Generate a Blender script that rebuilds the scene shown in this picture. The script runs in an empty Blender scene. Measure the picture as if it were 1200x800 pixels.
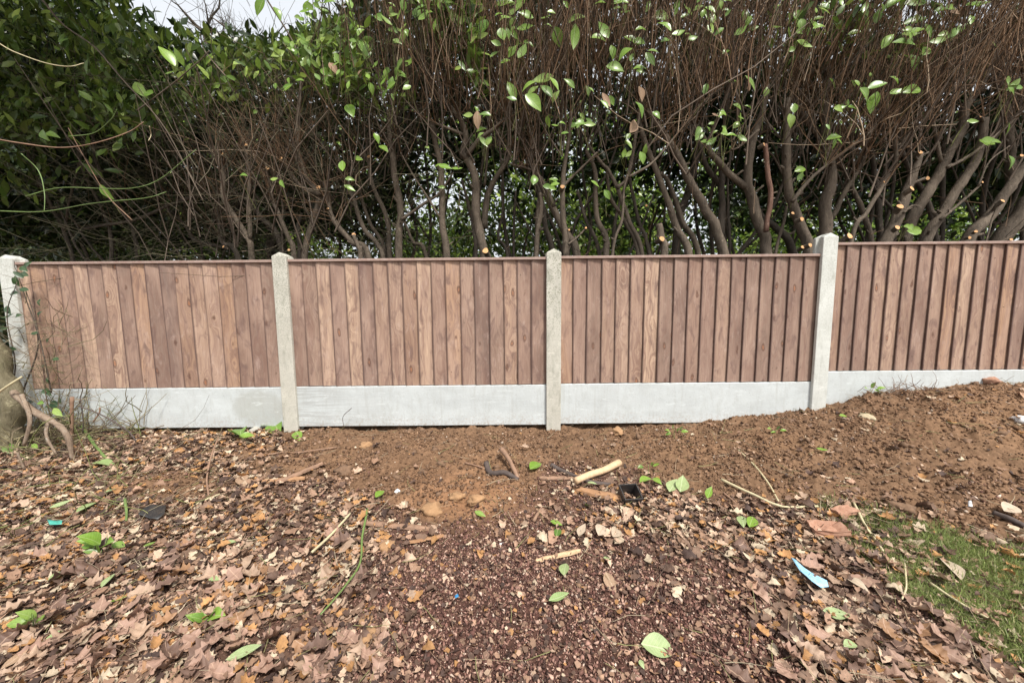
import bpy, math, random
import numpy as np
from mathutils import Vector, Matrix
C = bpy.context.scene.collection
R = math.radians
rng = np.random.default_rng(7)
random.seed(7)

# ------------------------------------------------------------------ camera
F, PITCH, YAW, ROLL = 440.0, 0.1014, 0.0024, -0.0089
CAM = np.array([-0.2928, -2.709, 0.89])
_cy, _sy, _cp, _sp, _cr, _sr = math.cos(YAW), math.sin(YAW), math.cos(PITCH), math.sin(PITCH), math.cos(ROLL), math.sin(ROLL)
RZ = np.array([[_cy, _sy, 0], [-_sy, _cy, 0], [0, 0, 1]])           # world -> yawed (x right, y forward, z up)
RP = np.array([[1, 0, 0], [0, _cp, -_sp], [0, _sp, _cp]])
RR = np.array([[_cr, 0, _sr], [0, 1, 0], [-_sr, 0, _cr]])
W2C = RR @ RP @ RZ                                                  # rows: right, forward, up
cam_d = bpy.data.cameras.new('camera'); cam = bpy.data.objects.new('camera', cam_d); C.objects.link(cam)
cam_d.sensor_width = 36; cam_d.lens = 36 * F / 1200; cam_d.clip_start = 0.02; cam_d.clip_end = 500
M3 = np.stack([W2C[0], W2C[2], -W2C[1]], 1)
cam.matrix_world = Matrix.Translation(Vector(CAM)) @ Matrix(M3.tolist()).to_4x4()
bpy.context.scene.camera = cam

# ------------------------------------------------------------------ sky, sun, exposure
world = bpy.data.worlds.new('World'); bpy.context.scene.world = world; world.use_nodes = True
wn = world.node_tree; wn.nodes.clear()
sun_vec = Vector((0.30, -0.50, 0.86)).normalized()
sky = wn.nodes.new('ShaderNodeTexSky'); sky.sky_type = 'NISHITA'; sky.sun_disc = False
sky.sun_elevation = math.asin(sun_vec.z); sky.sun_rotation = math.atan2(sun_vec.x, sun_vec.y)
sky.air_density = 1.0; sky.dust_density = 4.0; sky.ozone_density = 1.0
hs = wn.nodes.new('ShaderNodeHueSaturation'); hs.inputs['Saturation'].default_value = 0.22
bg = wn.nodes.new('ShaderNodeBackground'); bg.inputs['Strength'].default_value = 0.15
wo = wn.nodes.new('ShaderNodeOutputWorld')
wn.links.new(sky.outputs[0], hs.inputs['Color']); mxs = wn.nodes.new('ShaderNodeMix'); mxs.data_type = 'RGBA'; mxs.inputs['Factor'].default_value = .62   # thin even cloud over the sky
mxs.inputs[7].default_value = (4.3, 4.5, 4.75, 1); wn.links.new(hs.outputs[0], mxs.inputs[6]); wn.links.new(mxs.outputs[2], bg.inputs[0]); wn.links.new(bg.outputs[0], wo.inputs[0])
sl = bpy.data.lights.new('sun', 'SUN'); sl.energy = 2.9; sl.angle = R(9); sl.color = (1.0, 0.95, 0.88)
so = bpy.data.objects.new('sun', sl); C.objects.link(so)
so.rotation_euler = sun_vec.to_track_quat('Z', 'Y').to_euler()
vs = bpy.context.scene.view_settings
vs.view_transform = 'Standard'; vs.look = 'None'; vs.gamma = 1; vs.use_curve_mapping = False; vs.exposure = 0.75

# ------------------------------------------------------------------ pixel helpers (photo is 1200 x 800)
def proj(P):
    d = (np.asarray(P, float) - CAM) @ W2C.T
    zc = np.where(np.abs(d[..., 1]) < 1e-4, 1e-4, d[..., 1])
    return np.stack([600 + F * d[..., 0] / zc, 400 - F * d[..., 2] / zc, d[..., 1]], -1)
def ray(px, py):
    return W2C.T @ np.array([(px - 600) / F, 1.0, -(py - 400) / F])
def at(px, py, Y):                                                  # where that line of sight meets the upright plane y = Y
    r = ray(px, py); return CAM + r * ((Y - CAM[1]) / r[1])
# ------------------------------------------------------------------ value noise
_T = np.random.default_rng(3).random((64, 64, 64)).astype(np.float32)
def vnoise(P):
    P = np.asarray(P, float); i = np.floor(P).astype(int); f = P - i; f = f * f * (3 - 2 * f)
    o = 0
    for a in (0, 1):
        for b in (0, 1):
            for c in (0, 1):
                w = (f[..., 0] if a else 1 - f[..., 0]) * (f[..., 1] if b else 1 - f[..., 1]) * (f[..., 2] if c else 1 - f[..., 2])
                o = o + w * _T[(i[..., 0] + a) % 64, (i[..., 1] + b) % 64, (i[..., 2] + c) % 64]
    return o * 2 - 1
def fbm2(x, y, s, octv=4, seed=0.0, rough=.5):
    o = 0; a = 1; t = 0
    for k in range(octv):
        o = o + a * vnoise(np.stack([x * s, y * s, np.full_like(x, seed + k * 7.3)], -1)); t += a; s *= 2.03; a *= rough
    return o / t
def sstep(a, b, x):
    t = np.clip((x - a) / (b - a), 0, 1); return t * t * (3 - 2 * t)
# ------------------------------------------------------------------ mesh helpers
def mk(name, V, Fc, mat, parent=None, col=None, smooth=False, loc=None):
    V = np.asarray(V, np.float32); me = bpy.data.meshes.new(name)
    if isinstance(Fc, np.ndarray):
        n, k = Fc.shape
        me.vertices.add(len(V)); me.vertices.foreach_set('co', V.ravel())
        me.loops.add(n * k); me.loops.foreach_set('vertex_index', Fc.astype(np.int32).ravel())
        me.polygons.add(n); me.polygons.foreach_set('loop_start', np.arange(0, n * k, k, dtype=np.int32))
        me.polygons.foreach_set('loop_total', np.full(n, k, np.int32))
        me.update(calc_edges=True)
    else:
        me.from_pydata([tuple(v) for v in V.tolist()], [], Fc)
    if col is not None:
        a = me.attributes.new('col', 'FLOAT_COLOR', 'POINT')
        c4 = np.ones((len(V), 4), np.float32); c4[:, :3] = col; a.data.foreach_set('color', c4.ravel())
    if smooth: me.polygons.foreach_set('use_smooth', np.ones(len(me.polygons), bool))
    if mat: me.materials.append(mat)
    o = bpy.data.objects.new(name, me); C.objects.link(o)
    if parent: o.parent = parent
    if loc is not None: o.location = loc
    return o
def thing(name, label, cat, loc=(0, 0, 0), group=None):
    o = bpy.data.objects.new(name, None); C.objects.link(o); o.location = loc; o.empty_display_size = .1
    o['label'] = label; o['category'] = cat
    if group: o['group'] = group
    return o
def tag(o, label, cat, group=None):
    o['label'] = label; o['category'] = cat
    if group: o['group'] = group
    return o
def box(x0, x1, y0, y1, z0, z1):
    V = [(x, y, z) for z in (z0, z1) for y in (y0, y1) for x in (x0, x1)]
    Fq = [(0, 2, 3, 1), (4, 5, 7, 6), (0, 1, 5, 4), (2, 6, 7, 3), (0, 4, 6, 2), (1, 3, 7, 5)]
    return V, Fq
def frames(T):
    T = T / np.maximum(np.linalg.norm(T, axis=-1, keepdims=True), 1e-9)
    up = np.zeros_like(T); up[..., 1] = 1.0
    bad = np.abs(T[..., 1]) > .9; up[bad] = (1, 0, 0)
    A = np.cross(T, up); A /= np.maximum(np.linalg.norm(A, axis=-1, keepdims=True), 1e-9)
    return A, np.cross(T, A)
def tubes(P, rad, sides=3, cap=False):
    """P (n,k,3), rad (n,k) -> verts, quad faces of n separate tapered tubes"""
    P = np.asarray(P, float); n, k = P.shape[:2]; rad = np.asarray(rad, float)
    T = np.gradient(P, axis=1) if k > 1 else P
    Tm = np.repeat((P[:, -1:] - P[:, :1]), k, 1)
    A, _ = frames(Tm if k > 2 and sides <= 4 else T)
    Tn = T / np.maximum(np.linalg.norm(T, axis=-1, keepdims=True), 1e-9)
    A = A - (A * Tn).sum(-1, keepdims=True) * Tn; A /= np.maximum(np.linalg.norm(A, axis=-1, keepdims=True), 1e-9)
    B = np.cross(Tn, A)
    ang = np.arange(sides) * 2 * math.pi / sides
    V = P[:, :, None] + rad[:, :, None, None] * (np.cos(ang)[:, None] * A[:, :, None] + np.sin(ang)[:, None] * B[:, :, None])
    idx = np.arange(n * k * sides).reshape(n, k, sides)
    a = idx[:, :-1]; b = idx[:, 1:]
    Fq = np.stack([a, np.roll(a, -1, 2), np.roll(b, -1, 2), b], -1).reshape(-1, 4)
    return V.reshape(-1, 3), Fq
def smooth_path(pts, rads, n):
    """Catmull-Rom resample"""
    P = np.asarray(pts, float); r = np.asarray(rads, float)
    if len(P) == 2: t = np.linspace(0, 1, n)[:, None]; return P[0] * (1 - t) + P[1] * t, r[0] * (1 - t[:, 0]) + r[1] * t[:, 0]
    Q = np.vstack([2 * P[0] - P[1], P, 2 * P[-1] - P[-2]]); rr = np.concatenate([[r[0]], r, [r[-1]]])
    s = np.linspace(0, len(P) - 1 - 1e-6, n); i = s.astype(int); t = (s - i)[:, None]
    p0, p1, p2, p3 = Q[i], Q[i + 1], Q[i + 2], Q[i + 3]
    o = .5 * ((2 * p1) + (-p0 + p2) * t + (2 * p0 - 5 * p1 + 4 * p2 - p3) * t ** 2 + (-p0 + 3 * p1 - 3 * p2 + p3) * t ** 3)
    tt = t[:, 0]; return o, rr[i + 1] * (1 - tt) + rr[i + 2] * tt
def limb(name, pts, rads, mat, parent=None, sides=8, n=None, knob=.12, cap=True, seed=None, flat=1.0):
    n = n or max(6, len(pts) * 5)
    P, r = smooth_path(pts, rads, n)
    g = np.random.default_rng(int(abs(P.sum()) * 1000) % 99999 if seed is None else seed)
    L = np.linalg.norm(P[-1] - P[0])
    P = P + vnoise(P[:, None, :] * 9 + np.array([[0, 0, 0], [9, 1, 3], [4, 7, 2.]])) * r[:, None] * .35
    V, Fq = tubes(P[None], r[None], sides)
    V = V.reshape(n, sides, 3); cen = P[:, None]
    k = 1 + knob * vnoise(V * 22.0) + knob * .7 * vnoise(V * np.array([60., 60, 14]))
    V = cen + (V - cen) * k[..., None]
    V = V.reshape(-1, 3); Fl = [tuple(f) for f in Fq.tolist()]
    if cap:
        Fl.append(tuple(range(sides))[::-1]); Fl.append(tuple(range((n - 1) * sides, n * sides)))
    return mk(name, V, Fl, mat, parent, smooth=True), P, r
# leaves ------------------------------------------------------------
def leaf_tpl(rows, wmax=.21, fold=.10, curl=.10, wpow=1.0):
    """unit-length leaf along +y, width along x, normal +z"""
    V = [(0, 0, 0)]; Fl = []
    ts = np.linspace(0, 1, rows + 2)[1:-1]
    for t in ts:
        w = wmax * math.sin(math.pi * t ** .85) ** wpow; z = -curl * (t - .3) ** 2 * 2
        V += [(-w, t, z + fold * w * 2), (0, t, z), (w, t, z + fold * w * 2)]
    V.append((0, 1, -curl * .98)); e = len(V) - 1
    Fl += [(0, 2, 1), (0, 3, 2)]
    for i in range(rows - 1):
        a = 1 + 3 * i; b = a + 3
        Fl += [(a, a + 1, b + 1), (a, b + 1, b), (a + 1, a + 2, b + 2), (a + 1, b + 2, b + 1)]
    a = 1 + 3 * (rows - 1); Fl += [(a, a + 1, e), (a + 1, a + 2, e)]
    return np.array(V), np.array(Fl)
LEAF_LO = (np.array([(0, 0, 0), (-.21, .45, .05), (.21, .45, .05), (0, 1, -.06), (0, .5, 0.)]), np.array([(0, 4, 1), (0, 2, 4), (1, 4, 3), (4, 2, 3)]))
LEAF_HI = leaf_tpl(6, .23, .16, .14)
def oak_tpl(seed, curl=.55, lob=.22, ns=14):
    g = np.random.default_rng(seed)
    V = []; Fl = []
    bend = g.uniform(-curl, curl); tw = g.uniform(-.6, .6); cup = g.uniform(-1.2, 1.6); torn = g.random() < .4; cut = g.uniform(.6, .85)
    for i in range(ns + 1):
        t = i / ns
        w = .27 * math.sin(math.pi * min(1, t * .95 + .01)) ** .75 * (1 + .30 * t)
        w *= 1 + lob * math.sin(t * 22 + seed) * (1 if t > .08 else 0)
        if i == 0: w = .01
        if i == ns: w = .04
        c = .04 * math.sin(t * 4 + seed)
        for s in (-1, 0, 1):
            ww = w * s * (1 + g.uniform(-.1, .1))
            if torn and s == 1 and t > cut: ww *= .3
            z = bend * (t - .5) ** 2 * 2 + cup * ww * ww * 2.2 + g.normal(0, .02) + tw * ww * (t - .5) + .03 * math.sin(t * 14 + s * 2)
            V.append((c + ww, t - .5 + (0.02 * math.cos(t * 22 + seed) if s else 0), z))
    for i in range(ns):
        a = 3 * i; b = a + 3
        Fl += [(a, a + 1, b + 1), (a, b + 1, b), (a + 1, a + 2, b + 2), (a + 1, b + 2, b + 1)]
    return np.array(V), np.array(Fl)
OAKS = [oak_tpl(s) for s in range(8)]; OAKL = [oak_tpl(s, ns=9) for s in range(8)]   # eight curled shapes
def rotm(n):                                                        # random z rotations with tilt
    pass
def basis(axis, normal):
    """(n,3,3) columns x,y,z with y=axis, z~normal"""
    y = axis / np.linalg.norm(axis, axis=-1, keepdims=True)
    x = np.cross(y, normal); x /= np.maximum(np.linalg.norm(x, axis=-1, keepdims=True), 1e-9)
    z = np.cross(x, y); return np.stack([x, y, z], -1)
def scatter(tpl, pos, B, size):
    V, Fc = tpl; n = len(pos)
    W = np.einsum('nij,vj->nvi', B, V) * np.asarray(size)[:, None, None] + pos[:, None]
    Fa = (Fc[None] + (np.arange(n) * len(V))[:, None, None]).reshape(-1, Fc.shape[1])
    return W.reshape(-1, 3), Fa
def scols(c, nv):
    return np.repeat(c, nv, 0)
OCTA = (np.array([(1, 0, 0), (-1, 0, 0), (0, 1, 0), (0, -1, 0), (0, 0, 1), (0, 0, -1.)]), np.array([(0, 2, 4), (2, 1, 4), (1, 3, 4), (3, 0, 4), (2, 0, 5), (1, 2, 5), (3, 1, 5), (0, 3, 5)]))
def lumps(pos, size, aniso, g):
    n = len(pos); Q = g.normal(size=(n, 3, 3)); Q, _ = np.linalg.qr(Q)
    V = OCTA[0][None] * g.uniform(.55, 1.3, (n, 6, 1)) * aniso[:, None, :]
    W = np.einsum('nij,nvj->nvi', Q, V) * size[:, None, None] + pos[:, None]
    Fa = (OCTA[1][None] + (np.arange(n) * 6)[:, None, None]).reshape(-1, 3)
    return W.reshape(-1, 3), Fa
# ------------------------------------------------------------------ materials
def newmat(name):
    m = bpy.data.materials.new(name); m.use_nodes = True; nt = m.node_tree; p = nt.nodes['Principled BSDF']
    return m, nt, p
def N(nt, t, **kw):
    n = nt.nodes.new(t)
    for k, v in kw.items():
        if k.startswith('i_'): n.inputs[k[2:].replace('_', ' ')].default_value = v
        else: setattr(n, k, v)
    return n
def ramp(nt, src, stops):
    r = nt.nodes.new('ShaderNodeValToRGB'); nt.links.new(src, r.inputs[0]); e = r.color_ramp.elements
    while len(e) < len(stops): e.new(.5)
    for el, (p, c) in zip(e, stops): el.position = p; el.color = (*c, 1) if len(c) == 3 else c
    return r
def noise(nt, vec, scale, detail=4, rough=.55, dist=0):
    n = N(nt, 'ShaderNodeTexNoise'); n.inputs['Scale'].default_value = scale; n.inputs['Detail'].default_value = detail
    n.inputs['Roughness'].default_value = rough; n.inputs['Distortion'].default_value = dist
    nt.links.new(vec, n.inputs['Vector']); return n
def mix(nt, fac, a, b, mode='MIX'):
    m = N(nt, 'ShaderNodeMix', data_type='RGBA', blend_type=mode)
    for s, v in ((m.inputs['Factor'], fac), (m.inputs[6], a), (m.inputs[7], b)):
        if hasattr(v, 'is_output'): nt.links.new(v, s)
        elif isinstance(v, tuple): s.default_value = (*v, 1)
        else: s.default_value = v
    return m.outputs[2]
def math_(nt, op, a, b=0., c=None):
    m = N(nt, 'ShaderNodeMath', operation=op)
    for s, v in zip(m.inputs, (a, b, c)):
        if v is None: continue
        if hasattr(v, 'is_output'): nt.links.new(v, s)
        else: s.default_value = v
    return m.outputs[0]
def bump(nt, p, h, strength=.4, dist=.01):
    b = N(nt, 'ShaderNodeBump'); b.inputs['Strength'].default_value = strength; b.inputs['Distance'].default_value = dist
    nt.links.new(h, b.inputs['Height']); nt.links.new(b.outputs[0], p.inputs['Normal'])
def mapping(nt, vec, scale=(1, 1, 1), loc=None):
    m = N(nt, 'ShaderNodeMapping'); m.inputs['Scale'].default_value = scale; nt.links.new(vec, m.inputs['Vector'])
    if loc is not None: nt.links.new(loc, m.inputs['Location'])
    return m.outputs[0]

def mat_wood():
    m, nt, p = newmat('pressure_treated_board'); tc = N(nt, 'ShaderNodeTexCoord'); oi = N(nt, 'ShaderNodeObjectInfo')
    v = N(nt, 'ShaderNodeVectorMath', operation='SCALE'); v.inputs[0].default_value = (13.1, 37.7, 91.3)
    nt.links.new(oi.outputs['Random'], v.inputs['Scale'])
    o = v.outputs[0]; ob = tc.outputs['Object']
    # knots: warped cells pull the grain round them
    wk = noise(nt, mapping(nt, ob, (20, 4, 14), o), 1, 3, .6)
    kv0 = mapping(nt, ob, (11, 1, 4.4), o); kva = N(nt, 'ShaderNodeVectorMath', operation='MULTIPLY_ADD'); nt.links.new(wk.outputs['Color'], kva.inputs[0]); kva.inputs[1].default_value = (.28, .28, .28); nt.links.new(kv0, kva.inputs[2]); kv = kva.outputs[0]
    vo = N(nt, 'ShaderNodeTexVoronoi', feature='F1'); vo.inputs['Scale'].default_value = 1; vo.inputs['Randomness'].default_value = 1
    nt.links.new(kv, vo.inputs['Vector'])
    kd = vo.outputs['Distance']
    warp = noise(nt, mapping(nt, ob, (9, 1, 3), o), 1.0, 3, .5)
    infl = math_(nt, 'SMOOTH_MAX', math_(nt, 'SUBTRACT', .5, kd), 0., .1)
    # grain coordinate = x + warp + knot influence
    sx = N(nt, 'ShaderNodeSeparateXYZ'); nt.links.new(mapping(nt, ob, (1, 1, 1), o), sx.inputs[0])
    g = math_(nt, 'ADD', math_(nt, 'MULTIPLY', sx.outputs[0], 46.), math_(nt, 'MULTIPLY', warp.outputs[0], 6.5))
    g = math_(nt, 'ADD', g, math_(nt, 'MULTIPLY', infl, 11.))
    cb = N(nt, 'ShaderNodeCombineXYZ'); nt.links.new(g, cb.inputs[0]); nt.links.new(math_(nt, 'MULTIPLY', sx.outputs[2], .9), cb.inputs[2])
    gr = noise(nt, cb.outputs[0], 1.0, 3, .6)
    fine = noise(nt, mapping(nt, ob, (260, 40, 6), o), 1, 3, .7)
    big = noise(nt, mapping(nt, ob, (9, 4, 2.4), o), 1, 3, .55)
    scf = noise(nt, mapping(nt, ob, (26, 4, 9), o), 1, 5, .75, .3)
    base = ramp(nt, oi.outputs['Random'], [(0, (.33, .22, .165)), (.12, (.17, .122, .102)), (.26, (.47, .32, .225)), (.4, (.22, .158, .132)), (.55, (.50, .305, .18)), (.68, (.29, .20, .16)), (.84, (.58, .41, .29)), (1, (.19, .135, .115))])
    c = mix(nt, ramp(nt, gr.outputs[0], [(.40, (0, 0, 0)), (.62, (.75, .75, .75))]).outputs[0], base.outputs[0], (.22, .13, .10))
    c = mix(nt, math_(nt, 'MULTIPLY', ramp(nt, big.outputs[0], [(.4, (0, 0, 0)), (.7, (1, 1, 1))]).outputs[0], .6), c, (.50, .35, .27))
    c = mix(nt, math_(nt, 'MULTIPLY', ramp(nt, scf.outputs[0], [(.56, (0, 0, 0)), (.74, (1, 1, 1))]).outputs[0], .5), c, (.55, .42, .36))
    dk = noise(nt, mapping(nt, ob, (16, 4, 5.5), o), 1.3, 3, .6, .8)
    c = mix(nt, math_(nt, 'MULTIPLY', ramp(nt, dk.outputs[0], [(.52, (0, 0, 0)), (.72, (1, 1, 1))]).outputs[0], .75), c, (.155, .098, .085))
    c = mix(nt, math_(nt, 'MULTIPLY', ramp(nt, fine.outputs[0], [(.35, (0, 0, 0)), (.65, (1, 1, 1))]).outputs[0], .38), c, (.15, .09, .07))
    rare = math_(nt, 'GREATER_THAN', vo.outputs['Color'], .42)
    kring = ramp(nt, kd, [(0, (1, 1, 1)), (.05, (1, 1, 1)), (.10, (0, 0, 0))])
    c = mix(nt, math_(nt, 'MULTIPLY', math_(nt, 'MULTIPLY', kring.outputs[0], rare), .75), c, (.30, .125, .06))
    kr2 = ramp(nt, kd, [(.06, (0, 0, 0)), (.10, (1, 1, 1)), (.17, (0, 0, 0))])
    c = mix(nt, math_(nt, 'MULTIPLY', math_(nt, 'MULTIPLY', kr2.outputs[0], rare), .8), c, (.10, .05, .035))
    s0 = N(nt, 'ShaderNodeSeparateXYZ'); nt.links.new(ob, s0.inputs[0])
    c = mix(nt, math_(nt, 'MULTIPLY', ramp(nt, s0.outputs[0], [(.003, (1, 1, 1)), (.010, (0, 0, 0))]).outputs[0], .8), c, (.075, .045, .04))   # seam shade painted dark along the board's left edge
    nt.links.new(c, p.inputs['Base Color']); p.inputs['Roughness'].default_value = .75
    p.inputs['Specular IOR Level'].default_value = .25
    bump(nt, p, math_(nt, 'ADD', math_(nt, 'MULTIPLY', gr.outputs[0], .7), fine.outputs[0]), .35, .003)
    return m
def mat_concrete(name, c1, c2, spots, lichen=0., board=0):
    m, nt, p = newmat(name); tc = N(nt, 'ShaderNodeTexCoord'); oi = N(nt, 'ShaderNodeObjectInfo')
    v = N(nt, 'ShaderNodeVectorMath', operation='SCALE'); v.inputs[0].default_value = (17.3, 5.1, 9.7); nt.links.new(oi.outputs['Random'], v.inputs['Scale'])
    ob = tc.outputs['Object']; q = mapping(nt, ob, (1, 1, 1), v.outputs[0])
    a = noise(nt, q, 5, 6, .65); b = noise(nt, q, 90, 4, .7); d = noise(nt, mapping(nt, ob, (1, 1, .35), v.outputs[0]), 26, 5, .7, .5)
    c = mix(nt, ramp(nt, a.outputs[0], [(.3, (0, 0, 0)), (.7, (1, 1, 1))]).outputs[0], c1, c2)
    c = mix(nt, math_(nt, 'MULTIPLY', ramp(nt, d.outputs[0], [(.50, (0, 0, 0)), (.68, (1, 1, 1))]).outputs[0], spots), c, (.27, .27, .22))
    if lichen:
        l = noise(nt, q, 130, 2, .6); hz = N(nt, 'ShaderNodeSeparateXYZ'); nt.links.new(ob, hz.inputs[0])
        hi = ramp(nt, hz.outputs[2], [(.55, (.25, .25, .25)), (1.0, (1, 1, 1))])
        c = mix(nt, math_(nt, 'MULTIPLY', math_(nt, 'MULTIPLY', ramp(nt, l.outputs[0], [(.52, (0, 0, 0)), (.6, (1, 1, 1))]).outputs[0], hi.outputs[0]), lichen), c, (.20, .21, .15))
    if board:                                                       # damp patch / trowel drag marks where this board has them
        s = N(nt, 'ShaderNodeSeparateXYZ'); nt.links.new(ob, s.inputs[0])
        if board == 1:
            w = noise(nt, ob, 6, 3); dx = math_(nt, 'MULTIPLY', math_(nt, 'SUBTRACT', s.outputs[0], 1.66), 4.6)
            dz = math_(nt, 'MULTIPLY', math_(nt, 'SUBTRACT', s.outputs[2], .15), 6.5)
            rr = math_(nt, 'ADD', math_(nt, 'MULTIPLY', dx, dx), math_(nt, 'MULTIPLY', dz, dz))
            rr = math_(nt, 'ADD', rr, math_(nt, 'MULTIPLY', math_(nt, 'SUBTRACT', w.outputs[0], .5), 1.2))
            c = mix(nt, math_(nt, 'MULTIPLY', ramp(nt, rr, [(.55, (1, 1, 1)), (1.0, (0, 0, 0))]).outputs[0], .6), c, (.36, .36, .33))
        if board == 2:
            st = noise(nt, mapping(nt, ob, (3, 3, 110)), 1, 4, .6, .3)
            xm = ramp(nt, s.outputs[0], [(.05, (1, 1, 1)), (.45, (.25, .25, .25)), (.75, (0, 0, 0))])
            c = mix(nt, math_(nt, 'MULTIPLY', math_(nt, 'MULTIPLY', ramp(nt, st.outputs[0], [(.46, (0, 0, 0)), (.56, (1, 1, 1))]).outputs[0], xm.outputs[0]), .75), c, (.36, .36, .35))
        # splashed soil along the foot
        sp = noise(nt, q, 55, 4, .75); ft = ramp(nt, s.outputs[2], [(.0, (1, 1, 1)), (.11, (0, 0, 0))])
        c = mix(nt, math_(nt, 'MULTIPLY', math_(nt, 'MULTIPLY', ramp(nt, sp.outputs[0], [(.5, (0, 0, 0)), (.62, (1, 1, 1))]).outputs[0], ft.outputs[0]), .6), c, (.33, .24, .17))
    bl = noise(nt, mapping(nt, ob, (2.2, 2, 7), v.outputs[0]), 1, 5, .7, .6); dr = noise(nt, mapping(nt, ob, (38, 5, 2.2), v.outputs[0]), 1, 4, .65); sf = noise(nt, mapping(nt, ob, (9, 5, 40), v.outputs[0]), 1, 4, .7, .5)
    c = mix(nt, math_(nt, 'MULTIPLY', ramp(nt, bl.outputs[0], [(.48, (0, 0, 0)), (.68, (1, 1, 1))]).outputs[0], .38), c, tuple(x * .70 for x in c1))
    c = mix(nt, math_(nt, 'MULTIPLY', ramp(nt, dr.outputs[0], [(.55, (0, 0, 0)), (.7, (1, 1, 1))]).outputs[0], .22), c, (.34, .33, .29))
    c = mix(nt, math_(nt, 'MULTIPLY', ramp(nt, sf.outputs[0], [(.58, (0, 0, 0)), (.68, (1, 1, 1))]).outputs[0], .35), c, tuple(min(.8, x * 1.25) for x in c1))
    vor = N(nt, 'ShaderNodeTexVoronoi'); vor.inputs['Scale'].default_value = 55; nt.links.new(q, vor.inputs['Vector'])
    pit = ramp(nt, vor.outputs['Distance'], [(.0, (0, 0, 0)), (.24, (1, 1, 1))])
    c = mix(nt, math_(nt, 'MULTIPLY', math_(nt, 'SUBTRACT', 1., pit.outputs[0]), .4), c, (.25, .25, .24))
    nt.links.new(c, p.inputs['Base Color']); p.inputs['Roughness'].default_value = .85; p.inputs['Specular IOR Level'].default_value = .25
    bump(nt, p, math_(nt, 'ADD', b.outputs[0], math_(nt, 'MULTIPLY', pit.outputs[0], .5)), .35, .003)
    return m
def mat_bark(name, c1, c2, moss=None):
    m, nt, p = newmat(name); tc = N(nt, 'ShaderNodeTexCoord'); ob = tc.outputs['Object']
    a = noise(nt, mapping(nt, ob, (30, 30, 7)), 1, 5, .65, .4); b = noise(nt, ob, 5, 3)
    f = noise(nt, ob, 120, 3, .7)
    c = mix(nt, ramp(nt, a.outputs[0], [(.3, (0, 0, 0)), (.7, (1, 1, 1))]).outputs[0], c1, c2)
    c = mix(nt, ramp(nt, b.outputs[0], [(.48, (0, 0, 0)), (.75, (.6, .6, .6))]).outputs[0], c, moss or tuple(x * 1.5 for x in c2))
    c = mix(nt, math_(nt, 'MULTIPLY', f.outputs[0], .4), c, tuple(x * .5 for x in c1))
    lc = noise(nt, ob, 38, 4, .7, .6); c = mix(nt, math_(nt, 'MULTIPLY', ramp(nt, lc.outputs[0], [(.58, (0, 0, 0)), (.66, (1, 1, 1))]).outputs[0], .45), c, tuple(min(.4, x * 1.9) for x in c2))
    ck = noise(nt, mapping(nt, ob, (90, 90, 16)), 1, 3, .7, 1.0); c = mix(nt, math_(nt, 'MULTIPLY', ramp(nt, ck.outputs[0], [(.56, (0, 0, 0)), (.66, (1, 1, 1))]).outputs[0], .6), c, tuple(x * .35 for x in c1))
    nt.links.new(c, p.inputs['Base Color']); p.inputs['Roughness'].default_value = .8; p.inputs['Specular IOR Level'].default_value = .3
    bump(nt, p, math_(nt, 'SUBTRACT', a.outputs[0], ck.outputs[0]), .8, .008); return m
def mat_attr(name, rough=.8, transl=0., spec=.3, bumpy=0, noisy=.3):
    m, nt, p = newmat(name); a = N(nt, 'ShaderNodeAttribute', attribute_name='col')
    tc = N(nt, 'ShaderNodeTexCoord'); n = noise(nt, tc.outputs['Object'], 70, 4, .7)
    r = ramp(nt, n.outputs[0], [(.3, (1 - noisy,) * 3), (.7, (1 + noisy * .4,) * 3)])
    c = mix(nt, 1.0, a.outputs['Color'], r.outputs[0], 'MULTIPLY')
    nt.links.new(c, p.inputs['Base Color']); p.inputs['Roughness'].default_value = rough; p.inputs['Specular IOR Level'].default_value = spec
    if bumpy: bump(nt, p, n.outputs[0], bumpy, .006)
    if transl:
        t = N(nt, 'ShaderNodeBsdfTranslucent'); nt.links.new(c, t.inputs[0]); ms = N(nt, 'ShaderNodeMixShader'); ms.inputs[0].default_value = transl
        nt.links.new(p.outputs[0], ms.inputs[1]); nt.links.new(t.outputs[0], ms.inputs[2]); nt.links.new(ms.outputs[0], nt.nodes['Material Output'].inputs[0])
    return m
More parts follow.
